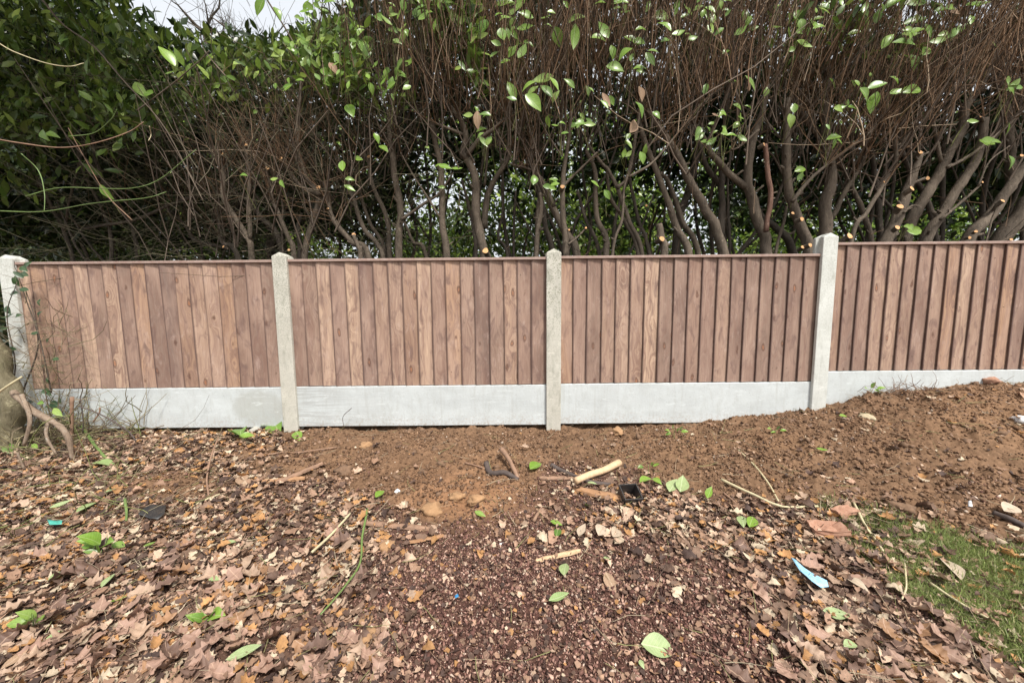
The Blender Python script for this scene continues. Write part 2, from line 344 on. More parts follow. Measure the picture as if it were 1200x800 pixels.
def mat_leaf(name, stops, rough=.35, transl=.3, rib=(.45, .5, .2), veins=True, oakish=False):
    """single leaf objects; y is the long axis"""
    m, nt, p = newmat(name); tc = N(nt, 'ShaderNodeTexCoord'); oi = N(nt, 'ShaderNodeObjectInfo'); ob = tc.outputs['Object']
    s = N(nt, 'ShaderNodeSeparateXYZ'); nt.links.new(ob, s.inputs[0]); ax = math_(nt, 'ABSOLUTE', s.outputs[0])
    c = ramp(nt, oi.outputs['Random'], stops).outputs[0]
    n = noise(nt, ob, 5 if not oakish else 4, 5, .65)
    c = mix(nt, ramp(nt, n.outputs[0], [(.35, (0, 0, 0)), (.75, (.55, .55, .55))]).outputs[0], c, tuple(x * .45 for x in stops[0][1]))
    if veins:
        w = math_(nt, 'SINE', math_(nt, 'MULTIPLY', math_(nt, 'SUBTRACT', s.outputs[1], math_(nt, 'MULTIPLY', ax, .7)), 62.))
        c = mix(nt, math_(nt, 'MULTIPLY', ramp(nt, w, [(.85, (0, 0, 0)), (1, (1, 1, 1))]).outputs[0], .35), c, rib)
    c = mix(nt, math_(nt, 'MULTIPLY', ramp(nt, ax, [(.008, (1, 1, 1)), (.02, (0, 0, 0))]).outputs[0], .7), c, rib)
    nt.links.new(c, p.inputs['Base Color']); p.inputs['Roughness'].default_value = rough
    t = N(nt, 'ShaderNodeBsdfTranslucent'); nt.links.new(c, t.inputs[0]); ms = N(nt, 'ShaderNodeMixShader'); ms.inputs[0].default_value = transl
    nt.links.new(p.outputs[0], ms.inputs[1]); nt.links.new(t.outputs[0], ms.inputs[2]); nt.links.new(ms.outputs[0], nt.nodes['Material Output'].inputs[0])
    return m
def mat_plain(name, c, rough=.6, var=.3, scale=20, c2=None, metallic=0):
    m, nt, p = newmat(name); tc = N(nt, 'ShaderNodeTexCoord'); n = noise(nt, tc.outputs['Object'], scale, 5, .65)
    o = mix(nt, ramp(nt, n.outputs[0], [(.35, (0, 0, 0)), (.7, (1, 1, 1))]).outputs[0], c, c2 or tuple(x * (1 - var) for x in c))
    nt.links.new(o, p.inputs['Base Color']); p.inputs['Roughness'].default_value = rough; bump(nt, p, n.outputs[0], .3, .004)
    return m
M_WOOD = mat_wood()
M_CAP = mat_plain('capping_timber', (.30, .20, .165), .8, .4, 30, (.36, .27, .23))
M_POST = mat_concrete('post_concrete', (.58, .56, .49), (.46, .44, .38), .6, .8)
M_POSTW = mat_concrete('pale_post_concrete', (.64, .65, .61), (.54, .55, .51), .35, .25)
M_GB = [mat_concrete('gravel_board_concrete', (.57, .605, .605), (.48, .505, .50), .2, 0, b) for b in (1, 2, 3, 3, 3)]
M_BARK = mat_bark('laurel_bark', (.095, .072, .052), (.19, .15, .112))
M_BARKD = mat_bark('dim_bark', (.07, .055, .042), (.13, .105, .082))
M_BARKM = mat_bark('mossy_bark', (.13, .11, .065), (.22, .19, .12), (.13, .15, .06))
M_ROOT = mat_bark('root_bark', (.22, .155, .11), (.34, .26, .19))
M_BARKR = mat_bark('reddish_bark', (.16, .085, .06), (.26, .15, .11))
M_CUT = mat_plain('fresh_sawn_wood', (.62, .30, .11), .8, .3, 70, (.70, .45, .24))
M_ATT = mat_attr('twig_bark', .8, 0, .25)
M_FOL = mat_attr('laurel_foliage', .34, .28, .5, 0, .25)
M_LIT = mat_attr('dry_leaf_litter', .7, .12, .3, 0, .35)
M_CRUMB = mat_attr('crumbs', .9, 0, .15, 0, .35)
M_GRASS = mat_attr('grass_blades', .5, .3, .3, 0, .1)
M_GRN = mat_leaf('fresh_laurel_leaf', [(0, (.20, .36, .045)), (.3, (.28, .45, .07)), (.6, (.15, .29, .05)), (.85, (.36, .50, .12)), (1, (.11, .22, .045))], .32, .3, (.40, .50, .20))
M_TAN = mat_leaf('withered_laurel_leaf', [(0, (.36, .23, .14)), (.5, (.42, .28, .18)), (1, (.26, .15, .09))], .8, .15, (.55, .42, .3))
M_OAKS = [(w, mat_leaf('dry_oak_leaf_' + w.split()[0], [(0, c), (1, tuple(x * .8 for x in c))], .65, .15, (.50, .34, .24), False, True)) for w, c in
          (('pinkish brown', (.42, .26, .19)), ('dark brown', (.20, .12, .088)), ('tan', (.48, .33, .23)), ('orange brown', (.38, .21, .11)))]

# ------------------------------------------------------------------ ground
def zfence(x):                                                      # where soil meets the boards
    return np.interp(x, [-5, -.6, .3, .95, 1.3, 1.75, 2.1, 2.5, 3.2, 6], [-.05, -.045, -.045, -.02, .03, .075, .12, .22, .28, .32])
def hbase(x, y):
    x = np.asarray(x, float); y = np.asarray(y, float)
    w = 1 - sstep(.0, 1.0, -y / (1.15 + .0 * x))
    slope = .05 * np.clip(y, -3, 0)
    bank = (zfence(x) + .045) * np.where(y > 0, 1, w)
    lump = .035 * np.exp(-((x + .55) ** 2 / .10 + (y + .92) ** 2 / .02)) + .02 * np.exp(-((x + .2) ** 2 / .5 + (y + .25) ** 2 / .01))
    lump = lump + .05 * np.exp(-((x - 2.25) ** 2 / .03 + (y + .10) ** 2 / .008))
    far = np.where(y > .1, np.minimum((y - .1) * .2, .06), 0)
    return -.045 + slope + bank + np.where(y < 0, lump, 0) + far - 0.04 * sstep(1.6, 2.6, x) * sstep(.9, 1.4, -y)
def gpt(px, py):                                                    # line of sight meets the ground
    r = ray(px, py); t = 0.5
    for k in range(60):
        p = CAM + r * t; t += (p[2] - float(hbase(p[0], p[1]))) / (-r[2] + .02) * .7
    return CAM + r * t
SX = [0, 120, 200, 350, 450, 520, 560, 600, 650, 750, 850, 950, 1050, 1150, 1200, 1500]
SYb = [505, 512, 520, 560, 590, 610, 612, 595, 552, 560, 578, 592, 606, 634, 650, 740]
def zones(x, y):
    """0..1 masks: soil, grass, mulch, litter, for world positions"""
    h = hbase(x, y); P = proj(np.stack([x, y, h], -1)); px, py = P[..., 0], P[..., 1]
    j = fbm2(x, y, 3.0, 4, 5.) * 22 + fbm2(x, y, 14., 3, 9.) * 10
    soil = 1 - sstep(-8, 14, py - np.interp(px, SX, SYb) + j)
    soil2 = np.exp(-(((px - 210) / 90) ** 2 + ((py - 570) / 26) ** 2)) * 1.2
    clay = np.exp(-(((px - 545) / 75) ** 2 + ((py - 585) / 30) ** 2)) * 1.3
    soil = np.clip(np.maximum(soil, np.maximum(soil2, clay) + j * .01), 0, 1) * (y > -2.5)
    up = np.interp(px, [900, 960, 1050, 1200, 1500], [640, 588, 604, 648, 760]); lo = np.interp(px, [900, 960, 1010, 1080, 1200, 1500], [560, 600, 650, 700, 790, 980])
    grass = sstep(-6, 8, py - up + j * .5) * (1 - sstep(-10, 8, py - lo + j * .7)) * (px > 930)
    mul = np.exp(-(((px - 640) / 230) ** 2 + ((py - 740) / 120) ** 2) ** 2)
    mul = np.clip(np.maximum(mul, sstep(640, 720, py) * sstep(370, 470, px - (800 - py) * .3) * (1 - sstep(880, 1000, px + (800 - py) * .2))) + j * .012, 0, 1)
    return soil, grass, mul, px, py
def gz(x, y):
    s, g, m, px, py = zones(x, y)
    n1 = fbm2(x, y, 5, 4, 1.); n2 = fbm2(x, y, 26, 4, 2., .6); n3 = np.abs(fbm2(x, y, 48, 3, 3.))
    return hbase(x, y) + n1 * .022 + n2 * (.006 + .012 * s) * (1 - .6 * g) + s * n3 * .022 + s * np.clip(fbm2(x, y, 15, 3, 8.), 0, 1) * .03
def grids(a, b, st, far, ratio=1.35):
    mid = np.arange(a, b + st / 2, st); lo = []; hi = []; d = st * 2; v = a
    while v > -far: v -= d; lo.append(v); d *= ratio
    d = st * 2; v = b
    while v < far: v += d; hi.append(v); d *= ratio
    return np.array(lo[::-1] + mid.tolist() + hi)
gx = grids(-3.9, 3.9, .0095, 150); gy = grids(-2.05, .06, .0085, 150)
X, Y = np.meshgrid(gx, gy); Xf, Yf = X.ravel(), Y.ravel()
Z = gz(Xf, Yf) * 1.0
s_, g_, m_, px_, py_ = zones(Xf, Yf)
far_w = sstep(4, 10, np.hypot(Xf, Yf + 1))
Z = Z * (1 - far_w) + (-.1) * far_w
n = fbm2(Xf, Yf, 9, 5, 11., .65)[:, None]; n2 = fbm2(Xf, Yf, 60, 3, 21.)[:, None]
soilc = np.array([.180, .108, .064]) * (1 + .35 * n + .3 * n2) + np.clip(fbm2(Xf, Yf, 2.2, 3, 31.), 0, 1)[:, None] * np.array([.07, .04, .02])
clayw = np.exp(-(((px_ - 545) / 75) ** 2 + ((py_ - 585) / 32) ** 2))[:, None]
soilc = soilc * (1 - .8 * clayw) + np.array([.30, .16, .085]) * (1 + .3 * n) * .8 * clayw
mulc = np.array([.075, .038, .030]) * (1 + .5 * n + .5 * n2)
litc = np.array([.115, .068, .048]) * (1 + .4 * n + .4 * n2)
grc = np.array([.16, .16, .07]) * (1 + .3 * n + .3 * n2)
s3, g3, m3 = s_[:, None], g_[:, None], m_[:, None]
col = litc * (1 - m3) + mulc * m3; col = col * (1 - s3) + soilc * s3; col = col * (1 - g3) + grc * g3
bl = sstep(.1, .8, Yf)[:, None]; col = col * (1 - bl) + np.array([.06, .05, .03]) * (1 + .4 * n) * bl
lawn = sstep(3.4, 4.5, Yf)[:, None]; col = col * (1 - lawn) + np.array([.07, .12, .035]) * lawn
back = sstep(-2.3, -3.2, Yf)[:, None]; col = col * (1 - back * .8) + np.array([.14, .11, .07]) * back * .8
nx, ny = len(gx), len(gy); idx = np.arange(nx * ny).reshape(ny, nx)
Fq = np.stack([idx[:-1, :-1], idx[:-1, 1:], idx[1:, 1:], idx[1:, :-1]], -1).reshape(-1, 4)
M_GROUND = mat_attr('earth', .95, 0, .1, .5, .35)
g = mk('ground', np.stack([Xf, Yf, Z], 1), Fq, M_GROUND, col=np.clip(col, .01, 1), smooth=True); g['kind'] = 'structure'

# ------------------------------------------------------------------ fence
SP = 1.93; OFF = [-.0075, -.005, 0, .076, .076]; PH = .917
def post(i, label, mat, ztop, zbot=-.35):
    x = (i - 2) * SP; w = .052; d0, d1 = -.034, .062
    # H section: slots at the sides between the two flanges
    sec = [(-w, d0), (w, d0), (w, d0 + .026), (w - .022, d0 + .030), (w - .022, d1 - .030), (w, d1 - .026), (w, d1), (-w, d1), (-w, d1 - .026), (-w + .022, d1 - .030), (-w + .022, d0 + .030), (-w, d0 + .026)]
    ns = len(sec); V = []; zs = [zbot, .0, .35, .7, 1.0, ztop - .03]
    gg = np.random.default_rng(i)
    for k, z in enumerate(zs):
        for (a, b) in sec: V.append((a + gg.normal(0, .0006), b, z))
    # weathered top: ridge running front to back, solid head
    for (a, b) in sec: V.append((a * .90, b * .97 if b < 0 else b - .003, ztop - .012 - (abs(a) / w) * .014))
    Fl = []
    for k in range(len(zs)):
        for j in range(ns): q = (j + 1) % ns; Fl.append((k * ns + j, k * ns + q, (k + 1) * ns + q, (k + 1) * ns + j))
    b0 = len(V); V += [(0, d0 + .008, ztop), (0, d1 - .008, ztop - .002)]
    t = len(zs) * ns
    order = [t + j for j in range(ns)]
    # fan: right half to both ridge points, left half likewise
    for j in range(ns):
        a, b = order[j], order[(j + 1) % ns]
        yj = (V[a][1] + V[b][1]) / 2
        Fl.append((a, b, b0 if yj < (d0 + d1) / 2 else b0 + 1))
    Fl.append((t + 2, t + 3, b0)) if False else None
    Fl.append((t + 3, t + 4, b0 + 1)); Fl.append((t + 3, b0 + 1, b0)); Fl.append((t + 9, t + 10, b0)); Fl.append((t + 9, b0, b0 + 1))
    o = mk('fence_post', V, Fl, mat, loc=(x, 0, 0)); m = o.modifiers.new('bevel', 'BEVEL'); m.width = .004; m.segments = 2; m.limit_method = 'ANGLE'; m.angle_limit = R(35)
    tag(o, label, 'fence post', 'concrete fence posts')
post(0, 'concrete fence post at the far left edge, wound about by ivy', M_POSTW, 1.262)
post(1, 'grey streaked concrete fence post with a clump of laurel leaves at its foot', M_POST, 1.262)
post(2, 'lichen speckled concrete fence post with pointed top nearest the picture centre', M_POST, 1.270)
post(3, 'clean pale concrete fence post at the step in the fence, its side slot showing', M_POSTW, 1.360)
post(4, 'pale concrete fence post beyond the right end of the stepped-up panel', M_POSTW, 1.360)
post(5, 'last pale concrete fence post closing the fence run at the far right', M_POSTW, 1.360)
plab = ['brown feather-edge fence panel at the left, ivy hanging over its left end',
        'brown feather-edge fence panel between the streaked post and the lichen speckled post',
        'warm light brown feather-edge fence panel just right of the lichen speckled post',
        'pinkish feather-edge fence panel stepped up at the right of the picture', 'last feather-edge fence panel at the far right end of the run']
blab = ['concrete gravel board at the left with a round damp patch near its right end',
        'concrete gravel board with trowel drag marks at its left end',
        'plain concrete gravel board left of the stepped post, soil heaped at its right end',
        'concrete gravel board at the right half buried by the bank of brown soil', 'last concrete gravel board at the far right end of the run']
for i in range(5):
    x0 = (i - 2) * SP + .035; x1 = (i - 1) * SP - .035; off = OFF[i]; z0 = off + .302; zt = off + .3 + PH
    # gravel board
    bw = .022; nseg = 12; V = []; gg = np.random.default_rng(40 + i)
    prof = [(-bw, .004), (-bw, .296), (-bw + .004, .300), (bw - .004, .300), (bw, .296), (bw, 0), (-bw + .004, 0)]
    for k in range(nseg + 1):
        for (a, b) in prof: V.append(((x1 - x0) * k / nseg, a + .012 + gg.normal(0, .0004), b + gg.normal(0, .0005)))
    Fl = []; npf = len(prof)
    for k in range(nseg):
        for j in range(npf): q = (j + 1) % npf; Fl.append((k * npf + j, (k + 1) * npf + j, (k + 1) * npf + q, k * npf + q))
    Fl += [tuple(range(npf)), tuple(range(nseg * npf, (nseg + 1) * npf))[::-1]]
    o = mk('gravel_board', V, Fl, M_GB[i], loc=(x0, 0, off)); tag(o, blab[i], 'gravel board', 'concrete gravel boards under the panels')
    # panel
    t = thing('board_fence', plab[i], 'fence panel', (x0, 0, z0), 'wooden fence panels')
    L = x1 - x0; nb = 18; pit = (L - .018) / nb
    gg = np.random.default_rng(100 + i)
    for b in range(nb):
        xl = b * pit + gg.uniform(-.003, .003); wd = pit + .020 if b < nb - 1 else L - xl
        nz = 8; V = []; top = zt - z0 - .021; bot = gg.uniform(0, .004)
        warp = gg.normal(0, .0022); lean = gg.normal(0, .0018); bow = gg.normal(0, .002)
        for k in range(nz + 1):
            u = k / nz; z = bot + (top - bot) * u
            dx = lean * (u - .5) * 2 + bow * math.sin(u * math.pi) + gg.normal(0, .0007); dy = warp * (u - .5) + gg.normal(0, .0004)
            tk = .0215 + gg.normal(0, .0004)
            V += [(xl + dx, -tk + dy, z), (xl + wd + dx, -.0065 + dy, z), (xl + wd + dx, -.0025 + dy, z), (xl + dx, -.0105 + dy, z)]
        Fl = [(0, 3, 2, 1), tuple(4 * nz + q for q in (0, 1, 2, 3))]
        for k in range(nz):
            for j in range(4): q = (j + 1) % 4; Fl.append((4 * k + j, 4 * k + q, 4 * k + 4 + q, 4 * k + 4 + j))
        # own origin per board so its grain differs
        V = [(a - xl, c, d) for a, c, d in V]
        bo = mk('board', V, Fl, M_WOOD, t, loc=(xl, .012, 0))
    V, Fl = box(0, L, -.020, .050, zt - z0 - .019, zt - z0)
    o = mk('capping_rail', V, Fl, M_CAP, t); m = o.modifiers.new('bevel', 'BEVEL'); m.width = .003
    for zz in (.10, .45, .80):
        V, Fl = box(.002, L - .002, .0125, .045, zz - .019, zz + .019); mk('back_rail', V, Fl, M_CAP, t)
    # nail heads
    P = []
    for b in range(nb):
        for zz in (.10, .45, .80):
            P.append((b * pit + pit * .22 + gg.uniform(-.004, .004), -.0075, zz + gg.uniform(-.012, .012)))
    P = np.array(P); V, Fa = lumps(P, np.full(len(P), .0028), np.ones((len(P), 3)), gg)
    o = mk('nail_heads', V, Fa, M_BARKD, t); o['kind'] = 'stuff'

# ------------------------------------------------------------------ hedge
SC = 3.81
def zp(reg, u, v):
    ox = {1: 150, 2: 400, 3: 600, 4: 800, 5: 960}[reg]; return ox + u / SC, 100 + v / SC
def stem(parent, reg, pts, w0, w1, Yd, root=True, mat=None, name='stem', drift=.0, n=None):
    P = []; m = len(pts)
    for k, (u, v) in enumerate(pts):
        Yk = Yd + drift * k / max(1, m - 1); px, py = zp(reg, u, v); P.append(at(px, py, Yk))
    ws = np.linspace(w0, w1, m) / SC / F
    rr = [w * (p[1] - CAM[1]) * .5 for w, p in zip(ws, P)]
    if root:
        b = P[0].copy(); dirx = P[0] - P[1]; k = min(1., abs((b[2]) / max(.05, abs(dirx[2]))))
        b = np.array([P[0][0] + np.clip(dirx[0] * k * .35, -.25, .25), P[0][1] + .03, .0]); b[2] = float(hbase(b[0], b[1])) - .02
        P = [b] + P; rr = [rr[0] * 1.25] + rr
    o, Q, r = limb(name, P, rr, mat or M_BARK, parent, 9 if w0 > 16 else 6, n)
    return Q, r
def cutend(parent, reg, u, v, wpx, Yd, tilt=0.):
    wpx *= .88
    px, py = zp(reg, u, v); p = at(px, py, Yd); rad = wpx / SC / F * (Yd - CAM[1]) * .5
    gg = np.random.default_rng(int(u * 7 + v)); n = 10
    ax = np.array([gg.normal(0, .25) + tilt, -1, .35 + gg.normal(0, .2)]); ax /= np.linalg.norm(ax)
    A, B = frames(ax[None]); A, B = A[0], B[0]; V = []
    for s in (-3.0, 0.0, .05):
        for k in range(n):
            a = 2 * math.pi * k / n; r = rad * (1 if s < .05 else .92) * (1 + .08 * math.sin(3 * a + u))
            V.append(p + ax * s * rad + A * r * math.cos(a) + B * r * 1.15 * math.sin(a))
    c = len(V); V.append(p + ax * rad * .08)
    Fb = [(k, (k + 1) % n, n + (k + 1) % n, n + k) for k in range(n)]
    o = mk('sawn_stub', V[:2 * n], Fb, M_BARK, parent, smooth=True)
    V2 = V[n:]; Fc = [(k, (k + 1) % n, n + (k + 1) % n, n + k) for k in range(n)] + [(n + k, n + (k + 1) % n, 2 * n) for k in range(n)]
    mk('cut_end', V2, Fc, M_CUT, o)
# name, label, stems [(reg, pts, w0, w1, Y, root, matkey)], cuts
SH = [
 ('low dark limb arching leftwards over the left fence panel, laurel with bent limbs', [(1, [(500,790),(420,700),(410,600),(400,520)],22,12,.9,1), (1,[(690,740),(600,600),(540,520),(470,480),(330,490),(200,530),(30,600),(-200,640)],24,10,1.1,1),(1,[(430,725),(300,690),(250,620),(180,550)],18,9,1.3,0)], [(1,425,720,14,.75)]),
 ('twin pale laurel stems sawn off level, left of the streaked post', [(1,[(555,790),(540,690),(430,510),(430,400),(420,310)],25,17,.62,1),(1,[(545,690),(540,560),(540,420),(525,270)],20,15,.62,0)], [(1,421,306,15,.60),(1,526,265,14,.60)]),
 ('laurel directly behind the streaked post with torn pale snags', [(1,[(745,790),(720,690),(670,570),(640,500),(618,350)],22,13,.6,1),(1,[(690,720),(690,540),(660,400)],9,6,.7,1),(1,[(650,790),(640,600),(625,520)],46,30,1.7,1)], [(1,622,370,15,.55),(1,718,735,12,.35)]),
 ('tall laurel forking low beside the streaked post, one stem reaching the top edge', [(1,[(790,790),(830,600),(855,490),(805,430),(762,300),(760,150),(775,0),(790,-200)],26,15,.6,1),(1,[(860,490),(770,450),(720,380),(682,325)],18,11,.58,0),(1,[(770,790),(760,640),(775,570)],22,12,.9,1)], [(1,682,326,15,.55),(1,850,455,18,.5)]),
 ('laurel sawn short, with slanting stem and small stub, right of the streaked post', [(1,[(1075,790),(1000,700),(920,600),(890,500),(880,430)],26,15,.55,1),(1,[(1040,790),(1030,730),(1008,668)],20,14,.4,1),(2,[(0,640),(70,720),(110,790)][::-1],20,14,.7,1)], [(1,1008,665,16,.4),(1,892,550,9,.45)]),
 ('clump of three dark slanting laurel stems above the left half of the second panel', [(2,[(190,790),(100,640),(50,500),(20,440)],22,15,.65,1),(2,[(205,790),(130,620),(90,500),(70,350)],18,12,.85,1),(2,[(215,790),(205,600),(140,450),(120,320)],24,14,.75,1)], [(2,122,318,15,.72)]),
 ('tall smooth grey laurel stem with a side branch rising right', [(2,[(258,790),(262,560),(235,380),(215,200),(225,60),(250,-120)],32,20,.6,1),(2,[(265,600),(380,520),(440,480),(500,390)],15,7,.55,0),(2,[(385,790),(320,700),(280,610)],18,10,.8,1)], []),
 ('straight laurel stem topped off in a ragged stump above the second panel middle', [(2,[(475,790),(450,620),(450,450),(430,300),(402,160)],30,24,.6,1),(2,[(440,590),(380,490),(320,400),(265,300)],10,6,.45,0)], [(2,402,158,20,.6)]),
 ('thick laurel dividing into a candelabra of limbs, big orange sawn end at its base', [(2,[(640,790),(600,560),(600,420),(570,340),(545,300),(550,200),(500,110),(420,30),(360,-90)],42,12,.55,1),(2,[(565,310),(620,240),(700,180),(750,110),(760,0)],22,9,.5,0),(2,[(545,220),(470,190),(380,150),(260,40)],15,6,.45,0),(2,[(640,640),(655,480),(740,340),(760,260)],30,16,.8,0),(2,[(640,450),(660,220)],11,7,.7,0),(2,[(600,790),(590,640),(540,420)],20,12,.9,1)], [(2,643,738,30,.35)]),
 ('slim upright laurel stems with one short reddish stub, left of the lichen speckled post', [(2,[(745,790),(700,680),(720,560),(715,430)],14,9,1.1,1),(2,[(770,790),(770,600),(780,470)],13,9,1.2,1),(2,[(870,790),(880,560),(885,480)],23,15,.8,1),(3,[(105,790),(130,560),(125,480)],23,14,.6,1)], []),
 ('stout leaning laurel behind the lichen speckled post ending in bare twig tips', [(3,[(185,790),(150,640),(140,540),(110,430)],28,16,.95,1),(3,[(290,790),(240,660),(180,540),(130,440),(90,360),(85,240)],36,20,.75,1),(2,[(950,540),(900,430),(850,380),(750,350)],20,7,.6,0)], []),
 ('laurel pole with a pale knot scar just right of the lichen speckled post', [(3,[(240,790),(230,600),(225,440),(250,260),(265,120)],28,13,.5,1),(3,[(250,710),(290,680),(330,638)],10,8,.42,0),(3,[(228,450),(290,390),(380,300)],13,8,.5,0)], [(3,225,452,20,.42),(3,330,636,10,.40),(3,255,645,9,.4)]),
 ('pair of dark crooked laurel stems above the left third of the third panel', [(3,[(395,790),(330,600),(290,470)],19,12,.9,1),(3,[(420,790),(420,690),(380,590),(370,400),(330,290)],28,16,.8,1),(3,[(585,790),(520,600),(470,460),(430,380),(400,350),(330,250)],20,12,.7,1)], []),
 ('silvery thin laurel stem among slender dark ones above the third panel', [(3,[(445,790),(490,600),(500,470),(515,400)],14,9,.4,1),(3,[(565,790),(510,620),(440,500),(425,380)],20,13,.85,1),(3,[(615,790),(570,620),(540,500),(520,380)],18,12,1.0,1),(3,[(470,460),(520,400),(560,180),(570,60)],18,10,.55,0)], []),
 ('laurel with a cut trunk showing a round orange face above the third panel', [(3,[(790,790),(740,640),(690,500),(640,370),(580,220),(560,120)],33,16,.6,1),(3,[(835,790),(760,610),(700,440),(650,380)],25,16,.8,1),(3,[(680,790),(665,690),(655,620)],34,28,.5,1),(3,[(520,410),(620,350),(720,240),(860,70),(940,10)],11,6,.2,0)], [(3,670,685,26,.42),(3,600,537,10,.35)]),
 ('long straight laurel trunk leaning left towards its top above the third panel', [(3,[(955,790),(860,540),(780,400),(730,290),(650,180),(600,110)],42,18,.55,1),(3,[(735,700),(740,600),(800,440),(825,290),(830,200)],34,26,1.3,1)], []),
 ('narrow upright laurel stems between the leaning trunk and the deep forked trunk', [(4,[(175,790),(172,500),(178,400),(150,300)],27,20,.9,1),(4,[(210,790),(200,500),(215,280)],15,10,.9,1),(3,[(935,790),(935,480),(870,360),(800,170)],27,18,1.0,1)], []),
 ('thick forked laurel trunk with a reddish sawn pole beside it', [(4,[(375,790),(340,620),(300,480),(290,420),(310,260),(350,130),(380,0)],46,24,.6,1),(4,[(285,455),(200,390),(130,310),(90,230),(40,150)],30,16,.6,0),(4,[(370,650),(390,500),(380,350),(365,265)],21,19,.45,0,1),(4,[(340,200),(260,270),(220,290)],12,7,.4,0)], [(4,365,264,19,.44)]),
 ('laurel trunk with four fresh orange cuts just left of the stepped post', [(4,[(565,790),(530,640),(480,500),(465,390),(465,180),(470,60)],46,22,.5,1),(4,[(410,790),(450,620),(465,540)],15,11,.6,1),(4,[(505,790),(420,640),(350,590),(330,500)],32,20,1.3,1)], [(4,492,570,14,.36),(4,533,597,20,.33),(4,570,713,20,.25),(4,537,722,18,.28)]),
 ('thickest laurel trunk standing behind the stepped post', [(4,[(640,790),(632,560),(655,460),(665,380),(640,270),(635,80),(650,-80)],52,26,.6,1),(4,[(490,520),(560,430),(650,350),(800,240),(900,140)],17,8,.3,0),(4,[(620,230),(540,140),(500,60)],28,16,.65,0),(5,[(50,600),(120,470),(200,330),(215,240)],22,12,.7,0)], []),
 ('laurel right of the stepped post, its heart shaped orange cut just over the capping', [(5,[(140,700),(210,570),(290,440),(340,350),(340,230),(328,165)],20,13,.4,1),(5,[(245,790),(200,580),(140,440),(70,290)],25,16,.8,1),(5,[(275,790),(265,560),(250,420),(230,280)],27,18,1.1,1),(5,[(330,560),(270,490),(200,380)],14,8,.9,0)], [(5,137,672,28,.28),(5,290,430,9,.33)]),
 ('slanting laurel with two round orange cuts and a blunt sawn top at the right', [(5,[(270,790),(340,600),(390,480),(420,400),(452,300)],52,22,.45,1),(5,[(375,570),(410,540),(440,538)],12,7,.38,0)], [(5,362,540,26,.30),(5,415,460,25,.32),(5,452,298,20,.42),(5,350,634,20,.3)]),
 ('largest sloping laurel limb, forking up to the top right of the picture', [(5,[(375,790),(420,590),(500,450),(560,350),(640,200),(660,90),(720,10),(800,-160)],46,20,.6,1),(5,[(545,345),(510,180),(490,90),(460,20)],15,8,.5,0),(5,[(525,790),(490,530),(400,380),(360,260)],23,16,1.0,1)], [(5,485,415,18,.5)]),
 ('smooth laurel pole sloping right and sawn off blunt near a leafy tip', [(5,[(460,740),(560,560),(640,430),(720,290),(740,150)],42,27,.5,1),(5,[(540,600),(660,500),(722,445)],13,8,.4,0),(5,[(545,790),(550,400),(555,250)],19,14,1.2,1),(5,[(710,450),(760,340),(850,270)],7,5,.35,0)], [(5,728,145,20,.5),(5,730,432,10,.38)]),
 ('heavy laurel limb sweeping off to the right with a torn yellow scar', [(5,[(640,740),(760,580),(850,450),(914,370),(1040,260)],46,32,.55,1),(5,[(860,450),(850,300),(830,100),(800,0),(790,-200)],37,22,.8,0),(5,[(735,740),(770,600),(820,510)],8,6,.42,0)], [(5,820,515,18,.38),(5,700,652,13,.36),(5,672,680,14,.36)]),
 ('very thick dark laurel trunk cut by the right edge of the picture', [(5,[(780,790),(900,560),(960,480),(1100,300)],64,50,.75,1),(5,[(570,370),(680,310),(840,180),(914,90),(1000,0)],15,9,.35,0)], [(5,905,313,14,.4),(5,858,688,12,.4)]),
]
shrubs = []
for lab, stems, cuts in SH:
    reg, pts = stems[0][0], stems[0][1]; px, py = zp(reg, *pts[0]); b = at(px, py, stems[0][4])
    t = thing('laurel_shrub', lab, 'shrub', (0, 0, 0), 'laurels of the hedge behind the fence')
    tips = []
    for s in stems:
        Q, r = stem(t, s[0], s[1], s[2], s[3], s[4], bool(s[5]), M_BARKR if len(s) > 6 else (M_BARKD if s[4] > .88 else M_BARK), 'stem' if s[5] else 'branch', drift=.0)  # deep-set stems take a darker bark, their shade put into the colour
        tips.append((Q, r))
    for c in cuts: cutend(t, *c)
    g_ = np.random.default_rng(int(abs(b[0]) * 1000)); Ps, Rs = [], []
    for Q, rr_ in tips:
        for _ in range(5):
            k_ = g_.integers(2, len(Q) - 1)
            if Q[k_][2] < .9: continue
            d_ = np.array([g_.choice([-1, 1]) * g_.uniform(.4, 1), g_.uniform(-.8, .2), g_.uniform(.2, .9)]); d_ /= np.linalg.norm(d_)
            L_ = rr_[k_] * g_.uniform(1.3, 3.2) + .008; Ps.append([Q[k_] + d_ * L_ * u_ for u_ in (0, .5, .97, 1)]); q_ = rr_[k_] * g_.uniform(.22, .42); Rs.append([q_ * 1.5, q_, q_ * .9, q_ * .15])
    if Ps:
        V, Fa = tubes(np.array(Ps), np.array(Rs), 6); o = mk('side_stubs', V, Fa, M_BARK, t, smooth=True); o['kind'] = 'stuff'
    shrubs.append(dict(o=t, x=float(np.mean([tp[0][-1][0] for tp in tips])), tips=tips))
